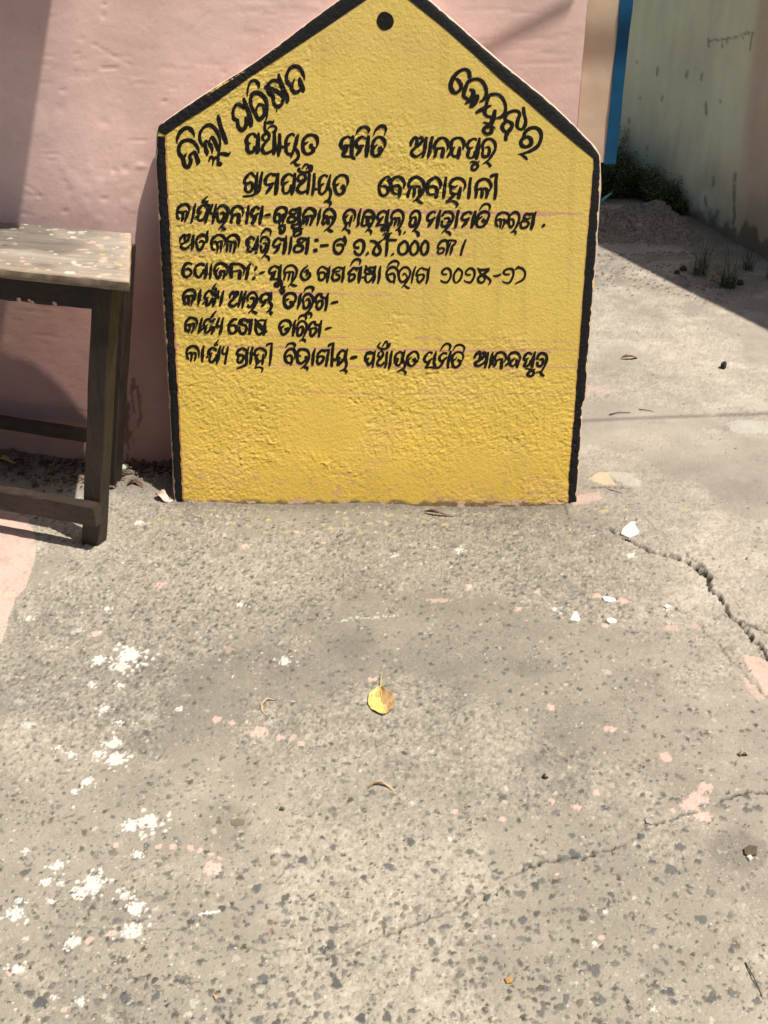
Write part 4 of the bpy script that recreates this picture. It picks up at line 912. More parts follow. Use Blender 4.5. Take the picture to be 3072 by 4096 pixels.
word('black painted fourth word of the third level line', 1690, 800, 510, """170,162,30 140,148,22 82,190,38 62,250,32 100,268,30 168,222,12
150,237,22 110,290,38 70,350,16
235,132,22 210,210,40 200,290,46 185,362,36
250,210,20 290,160,28 350,150,28 398,190,32 393,250,28 350,330,26 250,430,8
300,405,18 350,428,36 365,458,20
280,242,16 340,235,30 345,280,32 300,342,26 252,328,32 256,270,26
310,18,32 390,14,22 445,52,32 435,100,10
470,132,32 450,220,32 440,300,36 425,358,32
640,172,32 600,152,22 532,190,32 512,240,32 550,258,26 618,226,12
600,242,22 560,300,42 510,353,16
690,142,26 670,220,46 655,300,42 635,358,30
830,290,36 868,200,26 855,162,30 800,148,30 742,180,32 712,240,42 702,310,36 732,348,26 790,338,26 835,285,36
800,245,36 792,280,55
780,212,10 722,250,26
740,130,8 780,72,22 830,48,22 878,76,26 865,133,10""")
word('black painted fifth word of the third level line', 1690, 800, 510, """1100,310,8 1128,240,22 1118,185,32 1050,158,22 982,190,28 957,250,22 962,320,32 990,343,16
970,262,16 1012,248,26 1020,300,26 1010,363,12
1030,262,12 1068,252,22 1060,310,22 1035,370,10
1105,242,12 1085,300,16
1140,200,16 1190,158,26 1238,165,32 1262,220,26 1238,310,26 1190,390,16 1145,425,6
1140,245,16 1180,255,26 1185,310,26 1150,352,26 1127,320,26 1132,260,16
1180,402,26 1213,415,26 1205,453,10
1400,188,32 1350,178,22 1322,230,32 1370,245,20 1410,226,12
1320,252,16 1280,300,26 1290,358,26 1350,350,26 1383,300,26 1350,272,20 1310,276,16
1380,182,26 1440,182,36
1480,152,18 1450,210,36 1435,300,42 1415,378,32
1560,343,22 1588,318,30""")
word('black painted first word of the fourth level line', 700, 910, 300, """112,305,28 122,240,46 170,185,46 215,165,55 218,230,50 215,298,25
262,175,36 320,155,46 322,210,50 270,290,46 200,340,28 130,350,16 95,330,8
180,352,26 130,410,46 170,458,55 250,458,46 320,400,32 360,342,16
430,152,16 402,210,60 395,320,65 390,430,55 362,498,16
735,62,22 720,110,46 702,190,75 708,260,65 690,325,55
690,182,65 600,165,65 512,205,46 472,290,50 482,380,55 510,475,65 560,488,55 618,410,55 638,340,46 600,292,46 532,330,36
1070,430,10 1105,350,26 1108,260,56 1050,185,65 950,165,46 855,222,55 802,310,46 812,420,56 840,488,46 890,488,36
830,335,26 890,312,46 928,350,56 945,450,56 932,546,16
950,325,36 1030,305,46 1025,400,56 1010,542,26
1400,440,16 1418,330,46 1400,230,75 1320,165,65 1205,195,46 1145,280,70 1158,380,55 1152,480,50 1140,528,36
1170,315,36 1230,315,46 1235,420,55 1215,542,26
1250,325,36 1330,315,55 1330,420,65 1300,546,36""")
word('black painted second word of the fourth level line', 960, 910, 400, """240,195,45 190,155,36 124,210,46 112,280,46 150,310,36 132,370,46 170,398,36 230,350,46 255,275,40
175,232,10 130,270,26
305,132,16 285,230,55 275,330,55 265,428,36
345,143,8 380,72,30 440,24,40 508,54,36 500,138,10
342,250,26 362,185,36 420,155,36 478,202,46 478,290,32 450,390,32 360,510,10
380,262,22 430,262,36 430,330,42 380,398,42 348,370,36 352,300,36
420,470,26 470,490,46 483,545,30
700,205,46 640,175,32 582,220,42 552,290,36 600,318,36 680,262,26
650,292,46 620,370,46 560,425,16
700,195,50 760,205,46
770,135,16 755,230,55 745,340,60 720,438,36
855,152,26 845,240,42 835,340,46 812,438,26
1080,205,46 1020,175,32 962,220,46 990,250,36 1050,240,22
985,265,26 912,320,42 902,390,36 970,403,32 1040,360,42 1030,305,46 960,300,26
1060,182,36 1140,192,36
1145,158,22 1125,240,55 1115,340,55 1097,433,46
1245,212,46 1298,206,44
1225,382,52 1275,372,55
1335,303,38 1465,290,38""")
word('black painted figures and sum on the fourth level line', 1320, 920, 560, """180,180,16 182,130,36 170,72,22
185,135,32 130,105,22 62,140,26 46,200,26 62,260,32 110,278,28 155,220,26 140,172,26 80,178,22
345,208,26 300,205,26 290,160,26 350,118,28 398,142,36 400,220,32 360,288,22 312,280,30 287,242,20
425,300,12 455,265,22
475,125,16 540,142,32 580,190,36 598,250,32 560,293,26 516,270,32 530,212,26 580,150,22 635,105,8
790,118,20 700,118,28 680,132,30 675,220,32 665,303,26
725,298,12 755,277,18
885,128,26 822,180,28 817,260,28 860,288,22 915,250,28 922,170,28 890,128,22
1010,123,26 962,180,26 952,250,26 985,293,20 1040,250,28 1043,170,28 1010,123,22
1130,123,26 1087,180,26 1082,250,26 1110,293,20 1155,250,32 1163,160,28 1130,123,22
1290,230,22 1280,190,22 1320,133,28 1380,123,28 1398,170,28 1390,240,28 1375,298,10
1277,250,28 1290,278,16 1340,260,18 1350,217,18 1300,212,16
1400,123,18 1480,123,18 1490,150,16 1450,190,22 1440,240,28 1425,293,12
1430,152,12 1410,200,18
1610,113,16 1575,200,28 1550,298,22""")
word('black painted first word of the fifth level line', 710, 1030, 370, """260,120,26 210,98,36 142,122,50 98,220,55 112,320,55 160,348,38 230,308,38 248,250,38 200,204,46 140,212,26
480,132,52 410,115,46 332,162,42 312,250,46 342,330,46 390,348,38 440,290,38 480,222,46
530,98,20 515,200,55 505,320,55 480,382,20
285,330,10 300,260,16
615,98,16 600,200,42 590,310,46 580,382,26
880,320,10 905,230,36 878,155,55 790,105,46 702,132,46 662,220,42 690,310,55 720,368,46 765,335,40
745,182,10 700,240,36
730,345,30 775,310,46 765,262,50 850,232,26
850,232,36 845,310,46 815,378,26
1175,320,10 1200,230,36 1178,162,55 1110,118,40 982,118,46 962,170,65 960,280,65 970,358,55
1000,242,16 1060,240,26 1130,232,36 1120,300,65 1110,382,55
1310,102,22 1275,170,55 1255,280,55 1230,393,46
1190,190,36 1250,190,36
1385,225,35 1420,165,38
1350,392,38 1388,348,38
1462,293,12 1510,272,40 1572,252,12""")
word('black painted second word of the fifth level line', 1060, 1020, 480, """190,172,42 130,152,22 72,190,32 62,240,32 100,250,30 160,216,12
140,232,26 110,290,46 75,340,16 130,330,22 190,340,26
225,132,18 205,230,46 200,330,46 223,380,46 230,438,30
190,372,30 142,400,36 150,428,36 185,410,35 180,448,12
190,490,8 240,452,30 285,435,12
240,470,26 268,490,30 235,528,36 216,500,26
270,262,26 272,200,26 320,150,26 390,145,26 438,200,32 433,270,26 390,350,22 320,435,6
290,252,22 270,310,26 262,348,18
290,242,16 340,237,26 335,290,26 320,348,16
350,232,16 390,237,26 385,290,26 365,353,12
360,402,22 400,420,36 448,421,8
595,142,8 530,200,26 497,270,32 520,328,36 570,338,26 618,290,36 618,250,26 570,250,22
540,236,10 590,212,36 580,268,20 562,284,10""")
word('black painted third word of the fifth level line', 1060, 1020, 480, """820,172,26 790,158,18 742,200,26 732,260,26 770,240,22 820,242,26 833,290,26 790,343,26 747,330,32 747,280,26
820,168,26 870,200,36
900,152,12 880,220,40 870,300,42 860,373,26
1060,182,26 1010,168,18 942,210,26 962,230,26 1040,216,10
950,242,22 930,300,32 952,348,32 1020,330,32 1028,282,26 980,262,22
1040,177,26 1090,182,26
1105,152,12 1085,230,36 1080,300,36 1065,368,26
1180,150,8 1220,82,22 1270,54,26 1318,72,26 1310,130,10
1280,202,36 1230,175,26 1192,210,26 1152,250,26 1180,265,20 1240,267,26 1233,320,32 1172,358,32 1162,320,26 1172,282,26
1220,178,22 1320,182,26
1335,158,22 1315,230,46 1305,310,46 1295,383,26
1390,142,16 1420,190,32 1480,240,46 1525,290,26
1530,152,26 1510,230,36 1515,310,36 1490,383,20
1400,180,36 1382,240,26 1430,260,26 1480,250,26
1400,262,26 1387,330,32 1420,378,20 1470,340,26 1500,290,26
1440,172,26 1510,172,26
1340,310,16 1390,300,16
1600,152,16 1585,220,32 1580,310,36 1560,393,20""")
word('black painted fourth word of the fifth level line', 1500, 1030, 630, """125,105,6 160,57,18 210,33,20 248,56,20 238,95,10
240,190,8 240,135,22 200,100,22 150,113,22 122,160,22 136,220,26 165,253,20 190,248,12
140,182,16 185,168,22 208,190,22 200,268,16
250,162,20 290,110,18 340,104,20 373,150,18 353,220,18 320,270,15 280,320,5
310,292,16 345,318,20 368,318,5
262,142,12 252,200,20 272,252,20 310,248,16 338,200,12 310,165,12 292,190,10
430,92,10 405,160,20 385,268,16
520,122,20 490,108,12 452,140,18 437,190,18 480,177,12 513,182,20 508,220,20 465,263,18 447,230,18 452,190,12
520,118,18 560,130,18
580,97,8 560,160,26 555,220,22 540,273,15""")
word('black painted years at the end of the fifth level line', 1500, 1030, 630, """760,175,10 720,175,16 707,145,18 750,113,18 793,132,22 798,200,18 760,258,18 712,253,16 692,236,8
880,112,20 837,170,18 832,240,18 860,263,12 903,220,20 918,150,18 880,112,16
1010,180,10 970,180,16 957,150,16 1000,113,18 1043,132,22 1048,190,18 1010,258,18 962,253,12 937,236,6
1080,112,10 1120,130,20 1190,122,20 1205,112,10
1200,130,18 1150,170,22 1092,210,22 1092,250,22 1130,263,16 1158,220,16 1112,165,18 1090,118,12
1150,182,18 1198,220,20 1218,250,18 1195,288,6
1245,190,8 1280,194,18 1325,176,12
1420,175,10 1370,175,16 1357,145,18 1400,118,18 1448,124,22 1458,180,18 1420,258,18 1370,263,12 1342,246,8
1475,125,8 1510,103,20 1560,122,20 1583,170,18 1558,230,18 1475,275,6
1515,85,6 1490,110,10""")
word('black painted first word of the sixth level line', 710, 1130, 340, """330,350,15 350,260,46 328,165,55 250,138,46 162,172,50 110,260,46 132,350,55 142,405,55 190,400,36
140,295,26 190,262,46 220,330,55 225,438,26
230,265,36 300,252,36 295,340,46 265,448,20
460,132,26 435,220,55 425,330,60 402,438,26
690,192,46 620,158,36 555,220,46 532,300,46 580,340,46 562,420,46 600,438,36 650,370,46 690,305,46
610,286,12 560,310,36
480,428,12 530,372,26
740,305,55 715,380,65 692,465,26
660,190,52 740,240,70 810,298,45
765,8,8 720,62,26 690,122,36 750,115,46 750,180,36
810,152,26 790,220,46 800,290,36
905,152,16 875,250,55 855,360,55 825,462,30""")
word('black painted second word of the sixth level line', 710, 1130, 340, """1020,308,26 1032,240,46 1090,185,46 1110,230,46 1090,308,26
1140,185,46 1180,185,46 1160,240,55 1090,320,46 1022,390,46 1022,445,55 1100,458,46 1170,400,26
1260,168,36 1235,270,55 1210,380,55 1187,483,26
1340,168,36 1310,250,50 1290,360,60 1262,498,30
1370,352,46 1372,270,46 1430,205,46 1500,195,46 1552,270,46 1548,370,46 1490,480,36 1385,600,10
1460,552,36 1520,588,55 1568,590,12
1420,312,36 1480,302,55 1498,380,46 1440,458,46 1382,468,46 1382,420,26""")
word('black painted joined end of the second word of the sixth level line', 1030, 1130, 340, """240,235,62 160,215,36 82,260,55 62,340,55 110,378,46 190,322,26
160,342,46 120,420,52 70,478,16
160,208,36 270,212,36
280,182,22 250,270,75 240,370,65 278,440,55 250,520,46 175,580,10
240,582,46 280,590,46 250,630,26""")
word('black painted third word of the sixth level line', 1030, 1130, 340, """710,400,36 752,300,46 718,225,55 630,205,46 545,250,55 515,340,46 542,440,65 600,488,55 680,430,65 690,370,52
660,365,46 640,390,60
620,315,15 560,340,46
860,205,22 830,280,55 820,380,60 780,508,26
905,180,8 950,112,36 1030,84,46 1088,112,55 1065,188,12
900,400,46 892,310,36 940,235,46 1020,225,46 1088,310,55 1078,410,36 1020,520,36 940,608,26 870,634,10
940,350,26 1000,322,46 1020,400,55 970,485,46 912,498,46 902,430,46
950,600,36 1040,602,46 1062,634,26
1250,225,46 1182,235,46 1132,320,55 1160,388,52 1220,352,36 1268,370,55 1258,460,46 1192,518,55 1152,460,46 1172,400,36
1260,215,36 1250,270,46 1300,298,46 1340,290,26
1385,205,22 1355,300,55 1350,420,55 1325,542,40
1432,408,18 1480,390,42 1572,372,36""")
word('black painted first word of the seventh level line', 720, 1240, 330, """310,370,10 345,280,32 330,195,55 260,156,42 182,166,46 122,240,46 112,330,46 112,410,55
130,302,26 190,292,36 198,370,46 165,458,26
210,292,26 280,272,36 270,370,46 230,458,26
110,430,26 160,400,36
455,148,22 420,250,50 400,370,55 370,463,36
400,430,26 480,360,26
640,232,55 570,176,36 502,230,46 482,320,46 520,360,46 502,430,46 540,453,36 600,400,46 640,320,55
560,290,12 520,330,36
640,232,55 710,172,36
690,332,55 670,400,55 630,488,26
740,8,10 680,72,30 620,150,26 680,110,26
790,162,36 760,240,46 740,330,46 800,318,36
875,152,26 845,260,46 840,350,46 820,420,55 790,498,20""")
word('black painted second word of the seventh level line', 720, 1240, 330, """1150,182,26 1090,184,46 1012,250,55 982,350,55 1002,440,55 1070,468,36 1138,400,55 1128,330,55 1080,302,36 1030,320,26
1380,232,65 1310,185,46 1232,202,55 1192,270,55 1260,250,46
1230,292,36 1308,302,46 1338,370,46 1300,458,55 1232,468,55 1192,400,55 1202,342,36
1320,192,36 1440,202,36
1460,178,22 1425,270,65 1410,400,65 1395,488,46
1510,172,26 1560,270,80 1659,370,80 1740,440,50
1520,252,36 1522,320,46 1532,420,55 1562,478,46 1620,478,46 1670,420,36
1580,212,26 1659,202,30 1740,215,30
1744,180,18 1709,280,52 1709,400,52 1680,508,36""")
word('black painted third word of the seventh level line', 1050, 1240, 330, """555,380,15 570,290,46 538,225,55 450,205,46 372,250,46 338,330,46 372,420,52 402,488,46 480,458,46 528,390,46 505,350,40
480,365,46 462,400,55
440,308,12 390,350,46
670,198,26 640,280,50 630,400,60 610,518,36
640,360,50 720,370,46
710,205,8 760,122,36 840,104,46 878,140,46 865,200,15
950,5,16 900,52,26 860,80,16
900,62,36 970,62,46 988,110,36 955,160,12
700,312,46 752,232,36 830,224,36 888,290,46 888,390,46 860,460,36 800,580,20 740,625,8
740,352,26 800,332,46 818,400,55 780,488,46 712,508,46 702,430,46 730,372,46
800,590,46 848,602,50 860,640,30
1060,234,36 1000,245,36 942,320,46 942,390,46 1020,360,26 1078,370,46 1078,430,46 1000,518,46 962,480,46 972,420,46
1060,222,36 1060,280,46 1110,298,36 1140,280,26
1190,205,26 1165,300,50 1150,420,55 1135,538,40
1258,390,22 1310,366,40 1398,346,12""")
word('black painted first word of the eighth level line', 730, 1350, 380, """285,350,15 285,240,32 250,174,46 180,146,36 102,182,42 72,250,36 86,330,42 102,378,36
90,282,22 150,264,36 160,330,42 145,418,20
160,282,22 228,264,26 230,330,36 210,408,16
380,134,16 355,220,46 350,320,46 345,422,26
590,222,46 530,175,32 472,220,46 452,280,42 490,310,36 472,390,36 510,428,36 580,370,46 605,300,46
525,262,10 480,290,26
410,358,16 445,332,26
665,154,32 640,240,46 630,330,55 600,448,36
635,32,10 590,92,22 560,130,22 620,122,26
725,158,22 700,220,36 710,288,26 760,270,20
800,154,22 775,260,42 760,350,36 745,458,36""")
word('black painted second word of the eighth level line', 730, 1350, 380, """1080,202,42 1040,185,26 972,230,42 957,290,42 1020,302,36 1068,322,42 1048,400,42 990,438,36 962,400,42 982,322,36
1160,168,16 1130,250,46 1120,350,46 1118,455,40 1060,498,36 950,540,15
1080,202,36 1120,220,36
1230,164,30 1205,250,42 1200,350,46 1185,458,32
1445,355,10 1463,260,32 1420,204,42 1340,186,32 1272,230,36 1272,300,36 1302,380,55 1312,430,55 1370,400,16
1335,282,10 1295,320,36
1415,292,26 1405,380,42 1395,468,32
1300,450,26 1265,540,20
1270,525,20 1350,517,26 1398,545,32 1380,608,10
1210,260,26 1290,330,36
1455,150,12 1490,118,32 1560,98,26
1565,94,26 1550,220,42 1540,350,42 1520,488,26""")
word('black painted third word of the eighth level line', 1100, 1350, 360, """195,185,8 240,122,26 310,104,36 368,130,46 350,193,16
360,400,10 378,300,46 348,225,55 280,210,36 212,260,46 182,340,46 202,430,55 250,468,36 290,450,16
220,352,26 270,324,36 312,360,46 310,440,46 290,508,26
410,312,46 442,232,46 520,215,42 600,242,46 632,330,36 610,420,36 550,510,26 475,575,10
440,302,26 412,380,46 432,458,55 500,468,36 578,400,46
590,352,50 560,370,52
480,342,20 440,330,20
540,550,36 600,560,46 585,613,12
740,208,26 710,300,46 700,400,55 690,508,36
930,252,46 870,234,36 802,290,42 782,360,42 850,342,26 898,362,46 880,430,46 802,488,42 777,430,46 792,372,36
880,232,26 990,232,36
1005,218,22 975,320,46 960,420,46 940,522,40
980,165,18 1010,132,46 1090,98,22
1085,94,26 1065,200,46 1055,320,46 1050,420,46 1045,528,46
1050,400,50 1120,410,46
1290,252,46 1240,234,32 1172,300,46 1152,380,55 1172,440,46 1155,500,46 1200,478,36 1250,410,55
1200,370,46 1170,390,46
1340,204,16 1310,290,50 1292,390,65 1320,470,46 1290,570,36 1195,620,10
1280,602,36 1323,622,36 1300,663,16
1385,388,22 1430,370,50 1512,352,36""")
word('black painted fourth word of the eighth level line', 1440, 1350, 440, """190,232,26 150,214,26 92,260,32 82,330,36 110,370,36 122,408,32 170,380,32 200,330,36
140,312,16 100,330,26
100,232,36 200,232,36
230,194,16 210,280,36 200,370,36 190,453,16
310,72,12 272,130,26 310,163,22 380,168,22 438,130,26 453,87,22
340,132,12 370,82,22 400,54,18 418,100,22 400,140,22
310,192,22 348,222,26 338,280,36 272,350,32 267,408,36 320,418,26 370,370,22
290,222,22 272,270,26 300,288,22
410,214,32 400,310,32 395,390,32 375,453,22
485,198,22 465,290,36 455,390,36 435,468,26
640,232,32 600,214,22 542,260,32 532,330,36 560,350,36 542,400,32 580,418,26 630,370,32
585,320,22 560,325,26
500,388,10 530,350,16
680,188,12 655,260,36 640,340,42 678,390,32 660,460,32 560,515,8
640,482,26 688,520,32 680,558,16
870,370,8 883,290,26 858,225,32 800,214,22 732,270,36 712,330,36 732,408,42 790,423,26 838,370,42 828,312,32
810,330,40 800,345,40
780,292,8 740,330,22""")
word('black painted fifth word of the eighth level line', 1440, 1350, 440, """1090,232,36 1040,224,22 982,290,36 972,350,36 1020,370,32 1090,312,16
1060,342,26 1020,410,36 985,458,16 1060,447,22 1150,457,26 1210,440,22
1150,208,18 1125,300,42 1120,400,42 1150,458,26
1310,242,36 1260,234,22 1202,290,36 1212,350,32 1260,342,32 1310,292,16
1270,342,26 1220,420,32 1170,458,16
1370,204,26 1350,290,42 1330,380,42 1325,458,30
1205,210,6 1250,132,22 1310,89,26 1363,120,32 1345,190,16
1400,190,8 1450,122,22 1520,109,26 1573,150,26 1560,218,12
1540,355,8 1558,280,26 1530,229,26 1460,219,22 1402,270,36 1392,340,36 1402,420,42 1440,448,26 1500,410,36 1518,345,36
1495,330,30 1475,350,32
1465,297,8 1420,340,26""")
word('black painted last word of the eighth level line', 1860, 1370, 360, """175,290,26 192,230,42 240,185,46 280,175,36 285,220,46 265,308,36
320,185,36 370,192,46 340,260,46 260,330,42 192,370,46 192,408,55 250,428,32 330,380,32 380,332,26
430,178,26 405,270,50 390,370,50 365,463,32
515,178,26 490,270,50 475,370,50 442,463,30
490,272,46 560,270,46
725,360,12 755,280,36 728,205,46 660,175,36 582,210,42 547,290,46 575,328,26 640,305,26 700,300,26
580,342,26 560,390,46 530,438,36
510,332,36 510,400,36
685,302,36 675,380,55 665,478,46
1000,370,8 1018,280,36 988,215,46 920,176,42 842,204,42 802,270,46 822,350,50 842,418,46 890,428,26 930,400,26
920,292,12 840,350,46 735,428,22
950,312,36 960,380,65 960,460,36
1230,212,36 1170,184,32 1112,230,42 1087,300,42 1130,340,42 1092,420,46 1130,438,32 1190,390,42 1218,325,46
1175,278,10 1120,310,26
1295,163,22 1265,260,55 1245,360,60 1235,455,46
1115,482,12 1180,487,22 1240,500,26 1300,490,8
1250,512,46 1268,570,42 1210,618,36 1152,590,42 1190,532,46 1240,512,36
1330,302,46 1352,232,42 1420,190,42 1498,232,46 1503,330,42 1460,440,36 1400,530,26 1310,545,12
1370,312,22 1428,304,42 1438,360,42 1400,428,36 1342,420,42 1332,360,42
1390,542,36 1420,590,46 1458,612,26""")
# the round black spot under the apex
c0 = uv(1541, 84); th = np.linspace(0, 2*math.pi, 40, endpoint=False); V = [board_pt(c0[0], c0[1], hb(*c0)+.0012)]; F = []
for rr0 in (.35, .7, 1.0):
    for i, a in enumerate(th):
        x = 1541+33*rr0*math.cos(a)*(1+.05*math.sin(2*a+1)); y = 84+37*rr0*math.sin(a)*(1+.04*math.cos(3*a)); u, v = uv(x, y); V.append(board_pt(u, v, hb(u, v)+.0012))
for i in range(40):
    j = (i+1) % 40; F.append((0, 1+i, 1+j))
    for r in (0, 1): F.append((1+r*40+i, 1+(r+1)*40+i, 1+(r+1)*40+j, 1+r*40+j))
adopt(mesh_obj('painted_spot', V, F, M['ink']), board_root)

# ---------------------------------------------------------------- the old wooden table
TZ = .755
tfr = on_ground(513*D/D, 1120, TZ); tfl = on_ground(0, 1068, TZ); tbr = on_ground(523, 930, TZ); tbl = on_ground(0, 887, TZ)
te = (tfr-tfl)/np.linalg.norm(tfr-tfl); td = np.array([-te[1], te[0], 0.0]); depth = float((tbr-tfr)@td)
TL = .98
def tp(t, d, z): return tfr-te*t+td*d+np.array([0, 0, z-TZ])       # t: metres left of the right front corner, d: metres back
table = empty('wooden_table', tuple(tp(TL/2, depth/2, -0.0)))
tag(table, 'old dark wooden table with a paint-spattered top standing against the pink wall', 'table')
n1, n2 = 420, 230
T, Dd = np.meshgrid(np.linspace(0, TL, n1), np.linspace(0, depth, n2))
skew = float((tbr-tfr)@te)/depth
cr = np.minimum(np.minimum(T, TL-T), np.minimum(Dd, depth-Dd))
hT = (fbm(T*9, Dd*60, 311, 3)-.5)*.0014-.003*np.exp(-cr/.003)+(fbm(T*40, Dd*40, 312, 2)-.5)*.0006
Pt = tfr-T[..., None]*te+Dd[..., None]*(td+skew*te)+hT[..., None]*np.array([0, 0, 1.0])
tpx, tpy = to_px(Pt); zt = lambda x, y: (x/2.676, 840+y/2.676)
tc = np.array([.275, .238, .195])*np.ones(T.shape+(1,)); g = fbm(T*5, Dd*70, 313, 4)
tc = tc*(1+.75*(g-.5))[..., None]*(1+.5*(fbm(T*7, Dd*9, 314, 3)-.5))[..., None]
dk = sstep(.46, .62, fbm(T*6, Dd*10, 315, 3)+.25*np.exp(-((Dd-depth*.72)/.12)**2)-.05)*sstep(.05, .22, T); tc = tc*(1-.45*dk[..., None])
sm = sstep(.50, .72, fbm(T*14, Dd*22, 316, 5)); tc = tc+(np.array([.42, .36, .30])-tc)*(.35*sm)[..., None]
worn = sstep(.05, .0, Dd)*.5+sstep(.04, .0, T)*.4; tc = tc+(np.array([.46, .36, .27])-tc)*worn[..., None]
TS = {'w': (.66, .62, .55), 'p': (.60, .42, .33), 'y': (.52, .45, .15), 'd': (.05, .035, .025), 'c': (.50, .44, .36)}
def tdrop(a, b, rx, ry, c, op=.95, jag=1.35):
    x, y = zt(a, b); rx /= 2.676; ry /= 2.676
    m = (np.abs(tpx-x) < rx*2.2+3) & (np.abs(tpy-y) < ry*2.4+3)
    d = np.hypot((tpx[m]-x)/rx, (tpy[m]-y)/ry)+(fbm(T[m]*90, Dd[m]*60, 321, 2)-.5)*.9*jag
    f = np.clip((1-d)/.45, 0, 1)*op*(.62+.5*(fbm(T[m]*140, Dd[m]*60, 322, 2)-.3)); tc[m] = tc[m]*(1-f[:, None])+np.array(TS[c])*f[:, None]
for a, b, rx, ry, c in [(145, 200, 42, 9, 'w'), (285, 150, 28, 11, 'w'), (512, 213, 30, 9, 'w'), (550, 262, 34, 10, 'w'), (110, 302, 24, 8, 'w'), (150, 362, 44, 8, 'p'), (600, 205, 60, 7, 'p'), (650, 160, 40, 8, 'w'), (780, 238, 60, 14, 'w'), (870, 248, 60, 20, 'c'), (900, 232, 34, 8, 'w'),
                        (790, 295, 44, 14, 'w'), (723, 308, 22, 8, 'w'), (990, 345, 80, 14, 'p'), (1060, 380, 60, 16, 'p'), (1090, 405, 30, 12, 'c'), (1140, 295, 55, 16, 'p'), (1010, 195, 40, 10, 'p'), (950, 185, 20, 6, 'w'), (1360, 252, 46, 18, 'p'), (1310, 262, 20, 8, 'w'), (1340, 288, 56, 12, 'p'),
                        (1320, 342, 40, 10, 'p'), (1255, 398, 22, 11, 'w'), (1220, 410, 22, 7, 'w'), (1098, 475, 40, 11, 'y'), (1350, 436, 42, 12, 'y'), (1382, 400, 12, 24, 'y'), (1120, 525, 50, 26, 'p'), (1100, 548, 60, 16, 'p'), (1320, 495, 36, 16, 'p'), (950, 455, 60, 14, 'c'), (890, 425, 60, 8, 'p'),
                        (540, 440, 55, 6, 'p'), (600, 472, 36, 6, 'w'), (40, 455, 50, 8, 'p'), (20, 540, 60, 7, 'p'), (95, 577, 30, 8, 'w'), (240, 510, 26, 10, 'p'), (250, 548, 40, 14, 'p'), (290, 575, 40, 12, 'p'), (645, 573, 20, 9, 'w'), (795, 560, 34, 16, 'w'), (830, 590, 60, 9, 'w'), (930, 610, 90, 13, 'p'),
                        (1010, 632, 60, 8, 'p'), (968, 570, 38, 12, 'c'), (1020, 597, 22, 8, 'w'), (1270, 580, 46, 10, 'y'), (1300, 592, 16, 12, 'y'), (1235, 560, 26, 10, 'p'), (1160, 612, 54, 8, 'p'), (1315, 630, 56, 7, 'p'), (520, 642, 40, 7, 'w'), (400, 628, 30, 8, 'p'), (750, 670, 80, 14, 'w'), (1060, 710, 26, 7, 'w'),
                        (1140, 690, 80, 14, 'p'), (1280, 690, 70, 12, 'c'), (1285, 705, 18, 6, 'd'), (820, 664, 14, 5, 'd'), (690, 515, 10, 7, 'w'), (360, 515, 14, 5, 'w'), (425, 233, 14, 6, 'w'), (425, 172, 16, 6, 'p'), (230, 190, 26, 8, 'c'), (60, 375, 60, 10, 'd'), (1200, 490, 22, 7, 'w'), (1110, 560, 14, 5, 'w')]:
    tdrop(a, b, rx, ry, c)
for i in range(30):
    tdrop(RNG.uniform(0, 1400), RNG.uniform(150, 740), RNG.uniform(3, 14), RNG.uniform(2, 5), 'wpcwd'[RNG.integers(0, 5)], .8, .6)
tc = np.clip(tc, .015, .8)
top = adopt(grid_obj('tabletop', Pt, M['tabletop'], None, tc), table)
# edges and underside of the top
th_ = .027; ringp = [(0, 0), (TL, 0), (TL, depth), (0, depth)]; V = []; F = []; cnt = 0
per = []
for (a, b), (c, d) in zip(ringp, ringp[1:]+ringp[:1]):
    m = int(math.hypot(c-a, d-b)/.012)
    for i in range(m): per.append((a+(c-a)*i/m, b+(d-b)*i/m))
np_ = len(per); pert = np.array(per); lays = [(-.0028, 0.0), (-.006, .0015), (-.020, .001), (-th_, -.001), (-th_, -.03)]
cc = np.array([TL/2, depth/2])
for hz_, off in lays:
    for i, (a, b) in enumerate(per):
        dx = 1 if a > TL-1e-6 else (-1 if a < 1e-6 else 0); dy = 1 if b > depth-1e-6 else (-1 if b < 1e-6 else 0)
        o = off+(vn(np.array(a*60), np.array(b*60+hz_*300), 331)-.5)*.002*(hz_ < -.004)
        a2 = a+dx*o; b2 = b+dy*o; V.append(tfr-te*a2+(td+skew*te)*b2+np.array([0, 0, hz_]))
for l in range(len(lays)-1):
    for i in range(np_): j = (i+1) % np_; F.append((l*np_+i, l*np_+j, (l+1)*np_+j, (l+1)*np_+i))
F.append(tuple((len(lays)-1)*np_+i for i in range(np_)))
edge_col = []
for l, (hz_, off) in enumerate(lays):
    for (a, b) in per:
        w = float(vn(np.array(a*45.), np.array(b*45.+l*1.7), 332)); edge_col.append(np.array([.30, .23, .16])*(.45+.9*w)+(np.array([.22, .18, .13])*(1-l*.4) if l < 2 else 0))
eo = adopt(mesh_obj('top_edge', V, F, M['tabletop'], None, False, np.clip(edge_col, .02, .8)), table)

